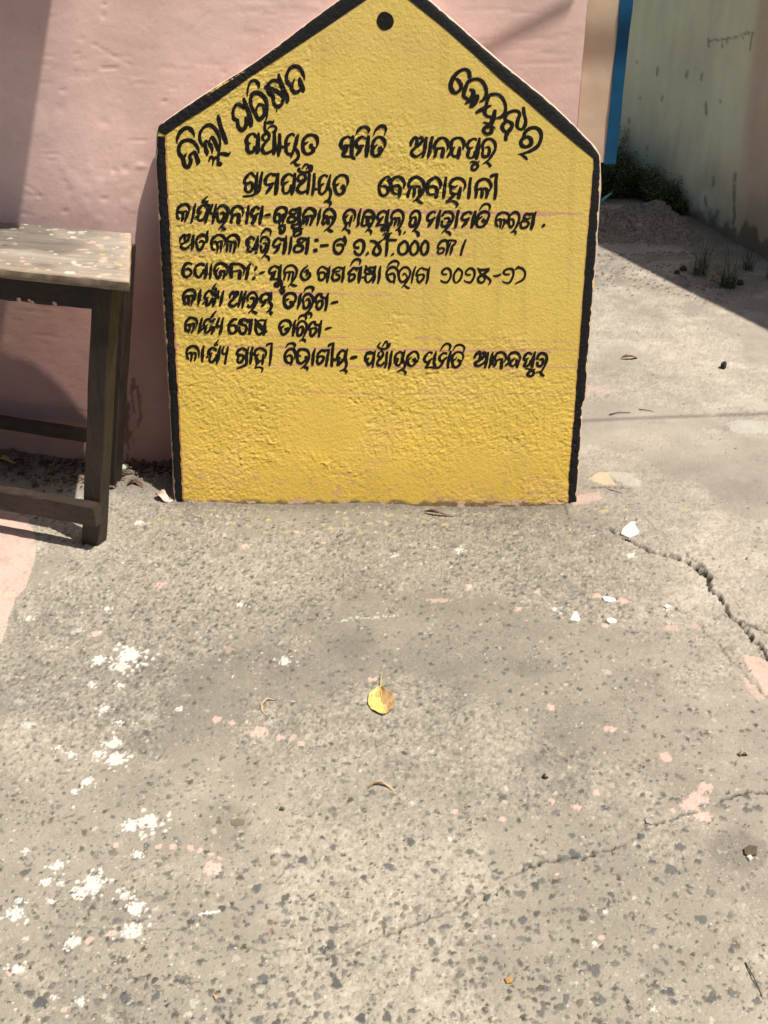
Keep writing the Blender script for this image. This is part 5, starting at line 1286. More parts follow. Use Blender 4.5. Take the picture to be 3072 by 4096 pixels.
# a crack through the front edge of the top
def leg_pts(xpx0, ypx0, Y0, xpx1, ypx1, Y1): return at_depth(xpx0, ypx0, Y0), at_depth(xpx1, ypx1, Y1)
LW = .053
fa = on_ground((332+405)/2, 2183); fb = at_depth((374+452)/2, 1247, fa[1]-.045)
dirl = (fb-fa)/(fb[2]-fa[2]); Fb = fa+dirl*(TZ-th_-fa[2]) + np.array([0, .022, 0])
fa = fa+np.array([0, .022, 0])
ra = np.array([-.828-.006, 2.775, 0.0]); Rb = ra+dirl*(TZ-th_); Rb[0] = ra[0]+dirl[0]*(TZ-th_)
def leg(name, A, B, seed): return adopt(beam(name, A, B, LW, .045, M['leg'], None, seed=seed, n=14, right=tuple(te)), table)
leg('leg', fa, Fb, 1); leg('leg', ra, Rb, 2)
leg('leg', fa-te*.86, Fb-te*.86, 3); leg('leg', ra-te*.86, Rb-te*.86, 4)
zup = np.array([0, 0, 1.0])
fy0 = Fb-te*(-LW/2+.0)
# aprons under the top
zap = .695; apf = Fb.copy(); apf[2] = zap
ap0 = apf-te*.0; 
a0 = fa+dirl*(zap)+te*.0; b0 = a0-te*.86
adopt(beam('apron', a0+td*.004-te*.024, b0+td*.004, .020, .064, M['apron'], None, seed=5, n=20, wob=.0015), table)
a1 = ra+dirl*(zap)*1.0; adopt(beam('apron', a1-te*.024, a1-te*.86, .020, .098, M['apron'], None, seed=6, n=14), table)
adopt(beam('apron', a0+td*.02+te*.004, a1-td*.02+te*.004, .020, .098, M['apron'], None, seed=7, n=8), table)
adopt(beam('apron', b0+td*.02, a1-te*.86-td*.02, .020, .098, M['apron'], None, seed=8, n=8), table)
# low foot rails: the front one is lapped over the legs
zr = .112; r0 = fa+dirl*zr+te*(LW/2+.004)-td*.036; r1 = r0-te*(.86+LW+.008)
adopt(beam('foot_rail', r0, r1, .034, .060, M['rail'], None, seed=9, n=26, wob=.0018), table)
zr2 = .145; s0 = ra+dirl*zr2-te*LW/2; adopt(beam('foot_rail', s0, s0-te*(.86-LW), .024, .040, M['rail'], None, seed=10, n=16), table)
# flakes of pink paint left on the apron, and drops on the wood
def blob(name, c, nrm, r, mat, parent, seed, asp=1.0, thick=.001):
    rg = random.Random(seed); c = np.array(c, float); nrm = np.array(nrm, float); nrm /= np.linalg.norm(nrm)
    a = np.cross(nrm, zup); a = a/np.linalg.norm(a) if np.linalg.norm(a) > 1e-3 else np.array([1., 0, 0]); b = np.cross(nrm, a)
    V = [c+nrm*thick*1.5]; n = 12
    for i in range(n):
        t = 2*math.pi*i/n; rr = r*rg.uniform(.7, 1.25); V.append(c+a*math.cos(t)*rr+b*math.sin(t)*rr*asp+nrm*thick)
    for i in range(n):
        t = 2*math.pi*i/n; V.append(c+(V[1+i]-c)*1.05-nrm*thick*1.5)
    F = [(0, 1+i, 1+(i+1) % n) for i in range(n)]+[(1+i, 1+n+i, 1+n+(i+1) % n, 1+(i+1) % n) for i in range(n)]
    return adopt(mesh_obj(name, V, F, mat), parent)
nf = -td
def on_apron(a, b): 
    x, y = zt(a, b); return on_plane(x, y, a0+td*.004-td*.0115, td)
for i, (a, b, r) in enumerate([(205, 958, .007), (315, 968, .005), (345, 982, .006), (585, 1000, .007)]):
    blob('paint_fleck', on_apron(a, b), nf, r*.9, M['flake_pink'], table, 40+i, .8)
# ---------------------------------------------------------------- things lying on the ground
def gh(x, y):
    """height of the built ground at a place"""
    i = int(np.clip(np.searchsorted(yy, y), 0, NY-1)); j = int(np.clip((x/(y+.76)+.56)/1.12*(NX-1), 0, NX-1)); return float(H[i, j])
def gp(xd, yd, dz=0.0): p = on_ground(xd*D, yd*D); return np.array([p[0], p[1], gh(p[0], p[1])+dz])
def add_mod_solid(o, t):
    m = o.modifiers.new('thickness', 'SOLIDIFY'); m.thickness = t; m.offset = 0
# heart-shaped yellow leaf, half turned brown
zl = lambda x, y: ((1400+x/5.53)/D, (2650+y/5.53)/D)
outl = [(670, 610), (600, 640), (500, 690), (430, 750), (395, 850), (400, 950), (450, 1040), (550, 1120), (650, 1170), (720, 1195), (800, 1175), (880, 1120), (950, 1040), (990, 930), (985, 830), (940, 740), (870, 700), (780, 650), (690, 610)]
mid_l = [(678, 620), (690, 720), (705, 830), (712, 950), (722, 1080), (725, 1190)]
lc = gp(*zl(700, 900)); V = []; F = []; cols = []
op_ = np.array([gp(*zl(a, b))-lc for a, b in outl]); mp_ = np.array([gp(*zl(a, b))-lc for a, b in mid_l])
left_e = op_[:10]; right_e = op_[::-1][:10]
def rs(a, n):
    L = np.concatenate([[0], np.cumsum(np.linalg.norm(np.diff(a, axis=0), axis=1))]); t = np.linspace(0, L[-1], n); return np.stack([np.interp(t, L, a[:, i]) for i in range(3)], 1)
nr = 28; nc = 15; le = rs(left_e, nr); re = rs(right_e, nr); mm = rs(mp_, nr); G_ = np.zeros((nr, 2*nc-1, 3)); Lc = np.zeros((nr, 2*nc-1, 3))
for i in range(nr):
    for j in range(2*nc-1):
        s = (j-(nc-1))/(nc-1); e = le[i] if s < 0 else re[i]; a = abs(s)
        p = mm[i]*(1-a)+e*a; zz = .0035+.006*a**2+.0035*math.sin(i*.22+1)*a+.0015*math.sin(i*.9+a*7)*a-.0012*math.exp(-a*12)
        G_[i, j] = (p[0], p[1], zz); f = i/nr
        n_2 = float(vn(np.array(i*.35), np.array(j*.35), 401))
        yel = np.array([.60, .46, .13]); brn = np.array([.33, .20, .10])
        br_ = 1.0 if (s > .03 and f < .80) else 0.0
        if s > 0 and f > .55: br_ *= float(sstep(.15, .6, s+.4*(n_2-.5)))
        if s > 0 and f <= .55: br_ = .9
        if s <= 0 and f < .32: br_ = max(br_, float(sstep(.75, .35, a+.5*(n_2-.5)))*.75)
        if f > .93: br_ = max(br_, .7)
        c = yel*(1-br_)+brn*br_; c = c*(.88+.3*n_2)
        if n_2 > .86: c = c*.45
        if a < .04: c = np.array([.60, .49, .18])
        Lc[i, j] = c
m_leafc, nt, b = new_mat('yellowed_leaf'); at = N(nt, 'ShaderNodeAttribute', attribute_name='Col'); nt.links.new(at.outputs['Color'], b.inputs['Base Color']); b.inputs['Roughness'].default_value = .5
leaf = empty('fallen_leaf', tuple(lc)); tag(leaf, 'round yellow leaf half turned brown lying alone on the concrete', 'leaf')
bl_ = grid_obj('leaf_blade', G_, m_leafc, leaf, Lc); add_mod_solid(bl_, .0006)
def tube(name, pts, rads, mat, parent=None, sides=7):
    pts = [np.array(p, float) for p in pts]; V = []; F = []
    for i, p in enumerate(pts):
        d = pts[min(i+1, len(pts)-1)]-pts[max(i-1, 0)]; d = d/(np.linalg.norm(d)+1e-9)
        a = np.cross(d, zup if abs(d[2]) < .9 else np.array([1., 0, 0])); a /= np.linalg.norm(a); b = np.cross(a, d)
        for s in range(sides): t = 2*math.pi*s/sides; V.append(p+(a*math.cos(t)+b*math.sin(t))*rads[i])
    for i in range(len(pts)-1):
        for s in range(sides): F.append((i*sides+s, i*sides+(s+1) % sides, (i+1)*sides+(s+1) % sides, (i+1)*sides+s))
    F += [tuple(range(sides)), tuple((len(pts)-1)*sides+s for s in range(sides))[::-1]]
    return mesh_obj(name, V, F, mat, parent, True)
m_stalk = surface('leaf_stalk', (.62, .50, .13), rough=.5)
sp = [gp(*zl(a, b))-lc for a, b in [(715, 350), (690, 450), (680, 540), (678, 620), (695, 740), (710, 900)]]
tube('leaf_stalk', [np.array([p[0], p[1], h]) for p, h in zip(sp, [.016, .014, .009, .006, .0055, .0045])], [.0007, .0008, .001, .0012, .001, .0005], m_stalk, leaf)
def sliver(name, pts, ws, mat, label, cat, lift=.003, curl=.004, group=None):
    """a narrow dry leaf or peel lying along a path of places; ws in metres"""
    P = [gp(*p) for p in pts]; c = P[len(P)//2].copy(); P = rs(np.array(P)-c, 16); W = np.interp(np.linspace(0, 1, 16), np.linspace(0, 1, len(ws)), ws); G2 = np.zeros((16, 7, 3))
    for i in range(16):
        d = P[min(i+1, 15)]-P[max(i-1, 0)]; d[2] = 0; d /= np.linalg.norm(d)+1e-9; nx_ = np.array([-d[1], d[0], 0])
        for j in range(7):
            s = (j-3)/3; G2[i, j] = P[i]*np.array([1, 1, 0])+nx_*W[i]*s*.5; G2[i, j, 2] = P[i][2]+lift+curl*(s*s)*(.4+math.sin(i*.4))+curl*.8*math.sin(i*.25)
    o = grid_obj(name, G2, mat, None); o.location = c; add_mod_solid(o, .0006); tag(o, label, cat, group); return o
sliver('dry_leaf', [(594, 1513), (578, 1513), (566, 1524), (566, 1536), (576, 1548)], [.001, .004, .006, .005, .001], M['straw'], 'thin curled tan leaf bent like a hook left of the yellow leaf', 'leaf', .002, .003)
sliver('dry_leaf', [(795, 1704), (808, 1697), (824, 1696), (842, 1700), (858, 1716)], [.001, .003, .006, .007, .001], M['straw'], 'narrow brown leaf arched on the concrete below the yellow leaf', 'leaf', .002, .005)
sliver('dry_leaf', [(1342, 775), (1352, 777), (1366, 777), (1382, 771)], [.006, .016, .016, .002], M['straw'], 'boat-shaped orange leaf on the sunny slab right of the board', 'leaf', .004, .010)
sliver('dry_leaf', [(1597, 1634), (1606, 1632), (1617, 1629)], [.008, .009, .003], M['straw'], 'small folded tan leaf near the right crack', 'leaf', .003, .006)
sliver('dry_leaf', [(917, 1101), (935, 1106), (960, 1108), (988, 1108)], [.004, .012, .010, .003], M['red_leaf'], 'long dark red leaf lying along the foot of the board', 'leaf', .004, .006)
sliver('dry_leaf', [(276, 1050), (290, 1045), (303, 1048), (309, 1053)], [.004, .014, .016, .003], M['red_leaf'], 'curled red-brown leaf in the shadow edge between table and board', 'leaf', .004, .007)
sliver('dry_leaf', [(0, 1003), (14, 1006), (30, 1008), (38, 1010)], [.030, .026, .012, .002], leaf_mat('ochre_leaf', (.34, .22, .04), (.46, .34, .08), 20), 'ochre leaf in the shade under the table', 'leaf', .012, .006)
sliver('dry_leaf', [(604, 1752), (612, 1750), (612, 1754)], [.004, .007, .003], M['grass'], 'tiny olive green leaf scrap left of centre in the foreground', 'leaf', .002, .002)
sliver('paint_flake', [(340, 1072), (352, 1080), (364, 1084), (372, 1080)], [.012, .026, .024, .008], M['flake_pink'], 'pale pink paint flake by the bottom left corner of the board', 'paint flake', .006, .010)
sliver('dry_leaf', [(1171, 1678), (1178, 1680), (1184, 1679)], [.004, .008, .004], M['twig'], 'dark oval seed husk on the brown stain right of centre', 'husk', .003, .003)
def chip(name, poly, conv, mat, label, cat, h=.006, group=None):
    P = [gp(*conv(*p)) for p in poly]; c = np.mean(P, axis=0); n = len(P); V = []
    for p in P: q = p-c; V.append((q[0], q[1], -.003))
    for p in P: q = (p-c)*.97; V.append((q[0], q[1], h*random.uniform(.7, 1.1)))
    for p in P: q = (p-c)*.6; V.append((q[0], q[1], h*random.uniform(1.0, 1.25)))
    V.append((0, 0, h*1.1)); F = []
    for i in range(n):
        j = (i+1) % n; F += [(i, j, n+j, n+i), (n+i, n+j, 2*n+j, 2*n+i), (2*n+i, 2*n+j, 3*n)]
    o = mesh_obj(name, V, F, mat); o.location = c; tag(o, label, cat, group); return o
cvz = lambda x, y: ((2380+x/2.397)/D, (2050+y/2.397)/D)
chip('plaster_chip', [(245, 205), (262, 160), (300, 125), (340, 85), (390, 88), (385, 120), (425, 180), (420, 205), (330, 240), (280, 225)], cvz, M['flake_white'], 'large white plaster chip lying across the start of the crack', 'plaster chip', .008)
chip('plaster_chip', [(68, 815), (110, 805), (190, 825), (205, 850), (150, 862), (90, 850)], cvz, M['flake_white'], 'flat white plaster chip beside a pink stain, furthest back of three', 'plaster chip', .004)
chip('plaster_chip', [(112, 1030), (150, 1015), (205, 1040), (205, 1070), (140, 1078), (108, 1055)], cvz, M['flake_white'], 'rounded white plaster chip, right one of the nearer pair', 'plaster chip', .006)
chip('plaster_chip', [(655, 905), (690, 890), (722, 905), (712, 925), (680, 928)], cvz, M['flake_white'], 'small bright white chip between the plaster chips and the crack', 'plaster chip', .005)
cd = lambda x, y: (x, y)
chip('plaster_chip', [(1230, 1342), (1238, 1324), (1246, 1322), (1254, 1342), (1246, 1345)], cd, M['flake_white'], 'heart-shaped white plaster chip, left one of the nearer pair', 'plaster chip', .005)
chip('pebble', [(1555, 798), (1557, 794), (1565, 793), (1568, 797), (1563, 800)], cd, surface('dark_pebble', (.03, .028, .028)), 'near-black pebble on the sunny slab at the right', 'pebble', .022)
chip('pebble', [(1606, 1836), (1618, 1828), (1636, 1832), (1634, 1848), (1618, 1852), (1608, 1848)], cd, surface('brown_pebble', (.10, .075, .05)), 'brown pebble in a damp patch near the right edge', 'pebble', .006)
chip('pebble', [(1612, 1852), (1620, 1849), (1626, 1855), (1619, 1861)], cd, M['flake_white'], 'small pale pebble touching the brown one near the right edge', 'pebble', .005)
chip('pebble', [(1392, 1768), (1400, 1766), (1414, 1776), (1408, 1782), (1396, 1778)], cd, surface('grey_pebble', (.33, .31, .27)), 'pale grey pebble wedged in the end of the right crack', 'pebble', .005)
chip('pebble', [(1089, 2116), (1098, 2112), (1108, 2116), (1106, 2125), (1094, 2126)], cd, surface('orange_pebble', (.42, .24, .09)), 'orange pebble set in the foreground concrete', 'pebble', .004)
chip('pebble', [(460, 2152), (468, 2150), (474, 2156), (466, 2162)], cd, surface('tan_pebble', (.46, .32, .18)), 'small tan pebble at the bottom left of centre', 'pebble', .004)
chip('stone_fragment', [(498, 1775), (512, 1770), (530, 1772), (528, 1782), (512, 1786), (500, 1783)], cd, surface('khaki_stone', (.165, .14, .095)), 'flat khaki stone flush with the concrete left of centre', 'stone', .002)
# greenish bottle cap in the shadow beside the table
bc = gp(265, 1021, .004); V = []; F = []
for zc_, r_ in ((0, .013), (.006, .013), (.008, .011), (.008, 0)):
    for i in range(20): t = 2*math.pi*i/20; rr = r_*(1+.04*(i % 2)); V.append((rr*math.cos(t), rr*math.sin(t)*.9, zc_))
for l in range(3):
    for i in range(20): F.append((l*20+i, l*20+(i+1) % 20, (l+1)*20+(i+1) % 20, (l+1)*20+i))
o = mesh_obj('bottle_cap', V, F, M['mint']); o.location = bc; o.rotation_euler = (.15, .1, 0); tag(o, 'pale green bottle cap in the shadow between table and board', 'bottle cap')
# twigs
def twig(pts, r, label, mat=None):
    P = np.array([gp(a, b, c) for a, b, c in pts]); c = P[0].copy(); Q = rs(P-c, 14); o = tube('twig', Q, list(np.interp(np.linspace(0, 1, 14), [0, 1], [r, r*.5])), mat or M['twig'], None, 6); o.location = c; tag(o, label, 'twig')
twig([(252, 1018, .003), (262, 1008, .010), (280, 1006, .014), (300, 1012, .008), (318, 1018, .004)], .0022, 'curved dark twig arching beside the green bottle cap')
twig([(150, 1050, .004), (175, 1044, .010), (205, 1038, .014)], .0016, 'thin straight twig in the litter under the table')
twig([(1316, 898, .004), (1335, 894, .006), (1362, 893, .003)], .0022, 'short twig lying level on the sunny slab beside the board')
twig([(1380, 886, .003), (1395, 889, .005), (1412, 891, .003)], .0018, 'thinner twig on the sunny slab, right of the level one')
twig([(1610, 2080, .002), (1628, 2118, .004), (1646, 2152, .002)], .0012, 'fine dark stalk in the bottom right corner')
twig([(1315, 1060-3, .002), (1336, 1063, .003), (1346, 1067, .002)], .0012, 'fine dark stalk beside the board corner')
# litter heaped along the wall under the table: leaf scraps and crumbs, uncountable
V = []; F = []
for n in range(900):
    x = RNG.uniform(-1.75, -.50); y = float(WFY(x))-.005-abs(RNG.normal())*.07
    if RNG.uniform() < .15: y = RNG.uniform(2.66, 2.85)
    if x > -.80 and y < 2.80: continue
    z = gh(x, y)+.001; r = RNG.uniform(.003, .011); a = RNG.uniform(0, 6.3); b = len(V); tz = RNG.uniform(-.6, .6)
    for kk in range(6):
        t = a+kk*math.pi/3; rr = r*RNG.uniform(.5, 1.1)*(1 if kk % 3 else 1.5); V.append((x+rr*math.cos(t), y+rr*math.sin(t), z+max(0, rr*math.sin(t-a)*tz)+RNG.uniform(0, .006)))
    V.append((x, y, z+RNG.uniform(.001, .008)))
    F += [(b+kk, b+(kk+1) % 6, b+6) for kk in range(6)]
o = mesh_obj('leaf_litter', V, F, M['dry_leaf']); tag(o, 'dark dry leaf litter heaped under the table along the wall foot', 'leaf litter', kind='stuff')
for i_ in range(1):
    V = []; F = []
    for n in range(420):
        x = RNG.uniform(-1.7, -.55); y = RNG.uniform(2.60, 2.84) if RNG.uniform() < .6 else RNG.uniform(2.72, 2.84)
        z = gh(x, y); r = RNG.uniform(.0018, .006); b = len(V)
        for kk in range(5): t = kk*1.2566+RNG.uniform(-.2, .2); V.append((x+r*math.cos(t), y+r*math.sin(t), z-.001))
        for kk in range(5): t = kk*1.2566+RNG.uniform(-.2, .2); V.append((x+r*.7*math.cos(t), y+r*.7*math.sin(t), z+r*RNG.uniform(.5, .9)))
        F += [(b+kk, b+(kk+1) % 5, b+5+(kk+1) % 5, b+5+kk) for kk in range(5)]+[tuple(b+5+kk for kk in range(5))]
    o = mesh_obj('stone_crumbs', V, F, M['stone']); tag(o, 'pale stone crumbs scattered under the table', 'stone crumbs', kind='stuff')

# ---------------------------------------------------------------- alley: gravel heap, weeds, grass tufts
zq = lambda x, y: (2350+x/2.298, 600+y/2.298)
def gq(x, y): return on_ground(*zq(x, y))
Lf = gq(-200, 930); Rf = gq(1180, 905); hv = Rf-Lf; hl = np.linalg.norm(hv); he = hv/hl; hd = np.array([-he[1], he[0], 0])
n1, n2 = 260, 120; S, T2 = np.meshgrid(np.linspace(-.08, 1.06, n1), np.linspace(-.1, 1.05, n2)); DEP = .95
prof = .42*np.interp(S, [0, .1, .3, .55, .78, .86, .93, 1.0], [.08, .08, .10, .15, .21, .245, .17, 0]); rise = sstep(0, .55, T2+.08*(vn(S*9, T2*0+.5, 411)-.5))*sstep(1.06, .75, T2)
hg = prof*rise+(fbm(S*26, T2*13, 412, 4)-.5)*.075*rise+(fbm(S*90, T2*45, 413, 2)-.5)*.028*rise-.012
Pm = Lf+S[..., None]*hv+T2[..., None]*DEP*hd; Pm[..., 2] = hg
cg = np.array([.34, .275, .21])*(1+.5*(fbm(S*40, T2*20, 414, 3)-.5))[..., None]
dkl = sstep(.30, .12, S)*sstep(.30, .55, T2); cg = cg*(1-.7*dkl[..., None])+np.array([.06, .045, .03])*(.7*dkl)[..., None]
mg = surface('gravel_heap_surface', attr=True, rough=.95, var=.25, vscale=12, fine=.35, fscale=70, bumps=((45, 1, .02, 4),))
heap = grid_obj('gravel_heap', Pm, mg, None, np.clip(cg, .02, .6)); tag(heap, 'low heap of grey gravel and dust against the green wall', 'gravel heap')
V = []; F = []
for n in range(3600):
    s = RNG.uniform(0, 1.02); t = RNG.uniform(-.16, .95)**1.0
    if t < .05 and RNG.uniform() < .6: continue
    p = Lf+s*hv+t*DEP*hd; i = int(np.clip((t+.1)/1.15*(n2-1), 0, n2-1)); j = int(np.clip((s+.08)/1.14*(n1-1), 0, n1-1)); z = hg[i, j] if t > -.08 else 0
    r = RNG.uniform(.005, .017); b = len(V)
    for zz, rr in ((-.5, 1), (.35, .85), (.8, .4)):
        for kk in range(5): th2 = kk*1.2566+RNG.uniform(-.3, .3); q_ = rr*RNG.uniform(.75, 1.2); V.append((p[0]+r*q_*math.cos(th2), p[1]+r*q_*math.sin(th2), z+r*zz*RNG.uniform(.7, 1)))
    for l in (0, 1): F += [(b+l*5+kk, b+l*5+(kk+1) % 5, b+l*5+5+(kk+1) % 5, b+l*5+5+kk) for kk in range(5)]
    F.append(tuple(b+10+kk for kk in range(5)))
o = mesh_obj('gravel_stones', V, F, M['stone'], heap); o['kind'] = 'stuff'
# rough debris behind the heap at the left
Ld = gq(-260, 760); ddx = 1.35
n1b, n2b = 120, 60; S, T2 = np.meshgrid(np.linspace(0, 1, n1b), np.linspace(0, 1, n2b))
hdz = .6*(.10+.12*fbm(S*6, T2*4, 421, 3))*np.sin(np.clip(T2, 0, 1)*math.pi)**.7*sstep(1.0, .7, S)+(fbm(S*22, T2*14, 422, 3)-.5)*.07-.02
Px = np.stack([.95+S*ddx*.75, 6.95+T2*.8+S*.1, hdz], -1)
deb = grid_obj('debris_heap', Px, M['debris'], None); tag(deb, 'dark rubbish and soil heap behind the gravel, under the weeds', 'debris heap', kind='stuff')
# weeds: stems with small leaves
rg = random.Random(5); V = []; F = []
def leafq(p, d, l, w):
    d = np.array(d); d = d/np.linalg.norm(d); s = np.cross(d, zup+np.array([.1, .2, 0])); s /= np.linalg.norm(s)+1e-9; b = len(V)
    dr = np.array([0, 0, -l*.25]); V.extend([p, p+d*l*.5+s*w*.5, p+d*l+dr, p+d*l*.5-s*w*.5]); F.append((b, b+1, b+2, b+3))
STEMV = []; STEMF = []
def weed(x, y, h, spread, z0=.03, dens=1.0):
    ns = rg.randint(2, 4)
    for s in range(ns):
        a = rg.uniform(0, 6.3); lean = rg.uniform(.05, .45)*spread; p0 = np.array([x+rg.uniform(-.05, .05), y+rg.uniform(-.05, .05), z0]); hh = h*rg.uniform(.55, 1.1)
        pr = None; b0 = len(STEMV)
        for i in range(7):
            t = i/6; p = p0+np.array([math.cos(a)*lean*t*t, math.sin(a)*lean*t*t, hh*t]); r = .0035*(1-t*.7)
            for kk in range(3): th3 = kk*2.094; STEMV.append(p+np.array([r*math.cos(th3), r*math.sin(th3), 0]))
            if i: 
                for kk in range(3): STEMF.append((b0+(i-1)*3+kk, b0+(i-1)*3+(kk+1) % 3, b0+i*3+(kk+1) % 3, b0+i*3+kk))
            for q_ in range(int(rg.randint(3, 6)*dens)):
                aa = rg.uniform(0, 6.3); leafq(p+np.array([rg.uniform(-.03, .03), rg.uniform(-.03, .03), rg.uniform(-.03, .03)]), (math.cos(aa), math.sin(aa), rg.uniform(-.2, .8)), rg.uniform(.015, .040), rg.uniform(.006, .015))
for n in range(230):
    t = rg.random(); x = 1.22+.68*t**.8; y = rg.uniform(6.9, 7.7) if t < .7 else rg.uniform(6.45, 7.1)
    x = min(x, gwx(y)-.08); hmax = np.interp(x, [1.22, 1.4, 1.55, 1.7, 1.8, 1.9], [.32, .28, .24, .19, .12, .05]); weed(x, y, hmax*rg.uniform(.25, 1.0)*(1.35 if rg.random() < .12 else 1), .25)
for n in range(30): weed(gwx(7.9)-rg.uniform(.03, .35), rg.uniform(7.6, 8.3), rg.uniform(.2, .42), .2)
o = mesh_obj('weeds', [tuple(v) for v in V]+[tuple(v) for v in STEMV], F+[tuple(i+len(V) for i in f) for f in STEMF], M['weed']); tag(o, 'dark green weeds growing in the corner by the green wall', 'weeds', kind='stuff')
def tuft(label, x, y, blades, h, spread, seed):
    rg = random.Random(seed); root = empty('grass_tuft', (x, y, gh(x, y))); tag(root, label, 'grass tuft', 'grass tufts in the shaded alley'); V = []; F = []
    for n in range(blades):
        a = rg.uniform(0, 6.3); l = h*rg.uniform(.4, 1.1); sp_ = spread*rg.uniform(.1, 1.1); w = rg.uniform(.0012, .0030); p0 = np.array([rg.uniform(-.03, .03), rg.uniform(-.03, .03), 0]); b = len(V); s = np.array([-math.sin(a), math.cos(a), 0])*w
        for i in range(6):
            t = i/5; p = p0+np.array([math.cos(a)*sp_*t**1.6, math.sin(a)*sp_*t**1.6, l*(t-.35*t*t*(sp_/max(h, .01)))]); ww = s*(1-t*.9); V += [tuple(p-ww), tuple(p+ww)]
            if i: F.append((b+2*i-2, b+2*i-1, b+2*i+1, b+2*i))
    o = mesh_obj('blades', V, F, M['grass'], root); o['kind'] = 'stuff'
for lab, a, b, n, h, s, sd in [('sparse grass tuft in the shaded alley, left of three', 1030, 1150, 46, .27, .22, 1), ('bushiest low grass tuft in the shaded alley, middle one of three', 1290, 1262, 80, .25, .38, 2), ('small grass tuft nearest the green wall', 1465, 1108, 34, .20, .16, 3)]:
    p = gq(a, b); tuft(lab, p[0], p[1], n, h, s, sd)
p = gq(1690, 1190); tuft('grass tuft at the right edge of the alley', p[0], p[1], 40, .10, .18, 4)
# teal scrap of plastic among the weeds
ts = at_depth(2350+172/2.298, 600+432/2.298, 6.75); V = [(-.035, 0, -.02), (-.01, .012, .0), (.03, 0, .028), (.036, -.01, .03), (.005, -.012, .0), (-.02, -.01, -.026), (-.036, .0, -.05), (-.01, .0, -.045)]
o = mesh_obj('plastic_scrap', V, [(0, 1, 4, 5), (1, 2, 3, 4), (0, 5, 7, 6)], M['teal']); o.location = ts; add_mod_solid(o, .001); tag(o, 'torn scrap of teal plastic caught in the dark weeds', 'plastic scrap')
for i, (a, b, r) in enumerate([(880, 1108, .022), (822, 1138, .016), (1400, 1235, .02)]):
    p = gq(a, b); V = []; F = []
    for zz, rr in ((-.3, 1), (.5, .95), (1.1, .5)):
        for kk in range(7): t = kk*2*math.pi/7; V.append((r*rr*math.cos(t)*random.uniform(.8, 1.1), r*rr*math.sin(t)*random.uniform(.8, 1.1), r*zz))
    for l in (0, 1): F += [(l*7+kk, l*7+(kk+1) % 7, l*7+7+(kk+1) % 7, l*7+7+kk) for kk in range(7)]
    F.append(tuple(14+kk for kk in range(7))); o = mesh_obj('dung_pellet', V, F, M['twig']); o.name = 'dark_clod'; o.location = p
    tag(o, ['larger dark clod left of the sparse grass tuft', 'smaller dark clod left of the grass tufts', 'dark clod at the foot of the bushiest grass tuft'][i], 'clod')

# ---------------------------------------------------------------- overhead: unseen things placed to throw the shadows that fall into view
def up_from(P, h): P = np.array(P); k_ = h-P[2]; return P+np.array([SL, -SM, 1.0])*k_
def on_wall(x, y):
    Yw = WY
    for _ in range(12): p = at_depth(x, y, Yw); Yw = float(WFY(p[0]))+WB*p[2]
    return at_depth(x, y, Yw)
q1 = up_from(on_wall(112*D, 0), 2.4); q2 = up_from(on_wall(44*D, 462*D), 2.4)
dq = (q2-q1)/np.linalg.norm(q2-q1)
cn = up_from(tp(1.02 if False else float((tfr-on_ground(60, 915, TZ))@te), depth-.02, TZ), 2.4)       # front corner of the added slab, set to shade the table's back corner
cn[1] = 2.44
e1 = q1-dq*((q1[1]-(WY+.25))/dq[1]); e1 = q1+dq*((WY+.12-q1[1])/dq[1])
e2 = q1+dq*((cn[1]-q1[1])/dq[1])
def plate(name, pts, z0, z1, mat, parent=None):
    n = len(pts); V = [(p[0], p[1], z0) for p in pts]+[(p[0], p[1], z1) for p in pts]
    return mesh_obj(name, V, [tuple(range(n))[::-1], tuple(range(n, 2*n))]+[(i, (i+1) % n, n+(i+1) % n, n+i) for i in range(n)], mat, parent)
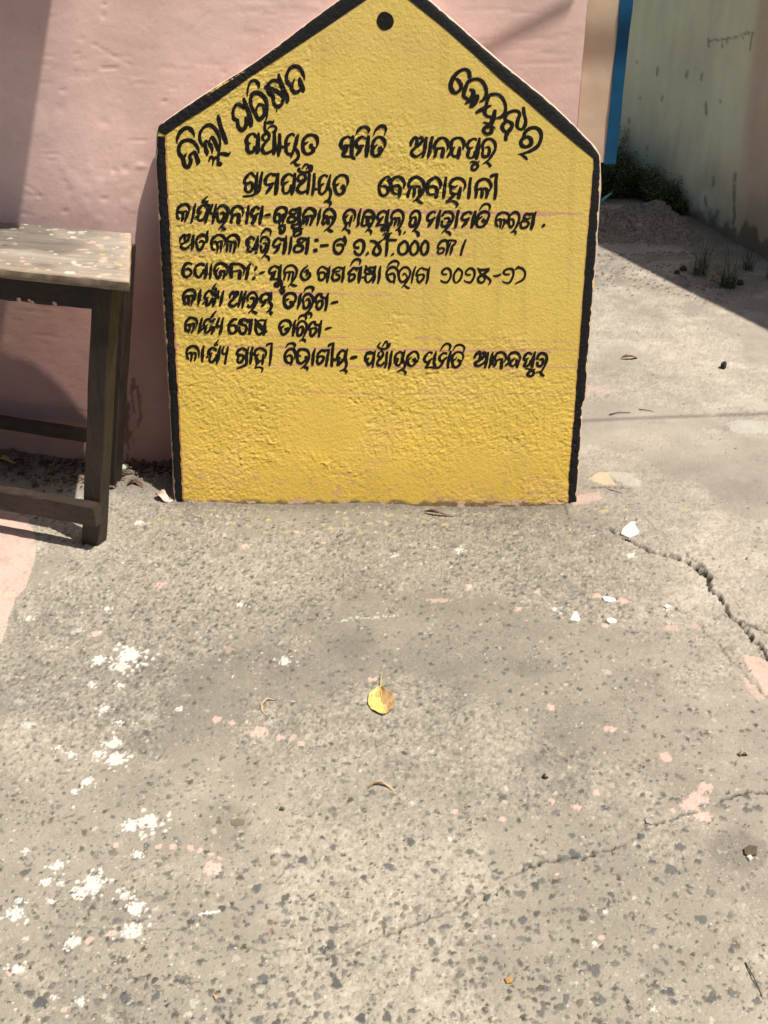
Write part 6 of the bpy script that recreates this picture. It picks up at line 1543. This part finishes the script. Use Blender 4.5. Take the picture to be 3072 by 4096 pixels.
o = plate('shade_slab', [(e1[0], e1[1]), (e2[0], e2[1]), (-3.2, e2[1]), (-3.2, e1[1])], 2.4, 2.48, M['concrete']); tag(o, 'thin unseen slab added above the table to shade the upper left of the pink wall', 'shade_slab')  # added shadow caster, its end cut along the wanted shade edge
s1 = up_from(on_ground(1296*D, 530*D), 3.0); s2 = up_from(on_ground(1659*D, 710*D), 3.0); ds = (s2-s1)/np.linalg.norm(s2-s1)
a_ = s1-ds*.62; b_ = s2+ds*4.0
o = plate('shade_roof', [(a_[0], a_[1]), (b_[0], b_[1]), (8.5, b_[1]), (8.5, a_[1])], 3.0, 3.06, M['concrete']); tag(o, 'flat unseen slab added beyond the right edge to shade the alley', 'roof')  # added blocker, edge set so its shadow lies across the alley ground
for (x, y) in ((8.3, b_[1]+.2), (8.3, a_[1]-.2), (b_[0]+.3, b_[1]+.2), (a_[0]+.4, a_[1]-.2)):
    mesh_obj('shade_roof_post', [(x+dx*.06-o.location[0], y+dy*.06, z) for z in (-.05, 3.0) for dx, dy in ((-1, -1), (1, -1), (1, 1), (-1, 1))], [(0, 1, 5, 4), (1, 2, 6, 5), (2, 3, 7, 6), (3, 0, 4, 7)], M['concrete'], o)
def cable(P1, P2, h, r, label, ext=3.0, ext0=None):
    a = up_from(P1, h); b = up_from(P2, h); d = (b-a)/np.linalg.norm(b-a); c = a-d*(ext if ext0 is None else ext0); e = b+d*ext
    o = tube('overhead_cable', [c+(e-c)*t-c for t in np.linspace(0, 1, 9)], [r]*9, M['cable']); o.location = c; tag(o, label, 'cable')
cable(on_ground(1262*D, 909*D), on_ground(1655*D, 893*D), 3.3, .006, 'overhead cable whose faint shadow crosses the slab right of the board', 3.0, .03)
cyp = np.array([0, CY, 0.0]); cyn = np.array([0, 1.0, 0])
cable(on_plane(1275*D, 97*D, cyp, cyn), on_plane(1365*D, 93*D, cyp, cyn), 2.9, .013, 'thick overhead cable whose shadow crosses the cream wall strip', .2)
cable(on_plane(1060*D, 97*D, wall_p, wall_n), on_plane(1195*D, 28*D, wall_p, wall_n), 2.5, .006, 'overhead cable whose slanting shadow crosses the upper right of the pink wall', .04)
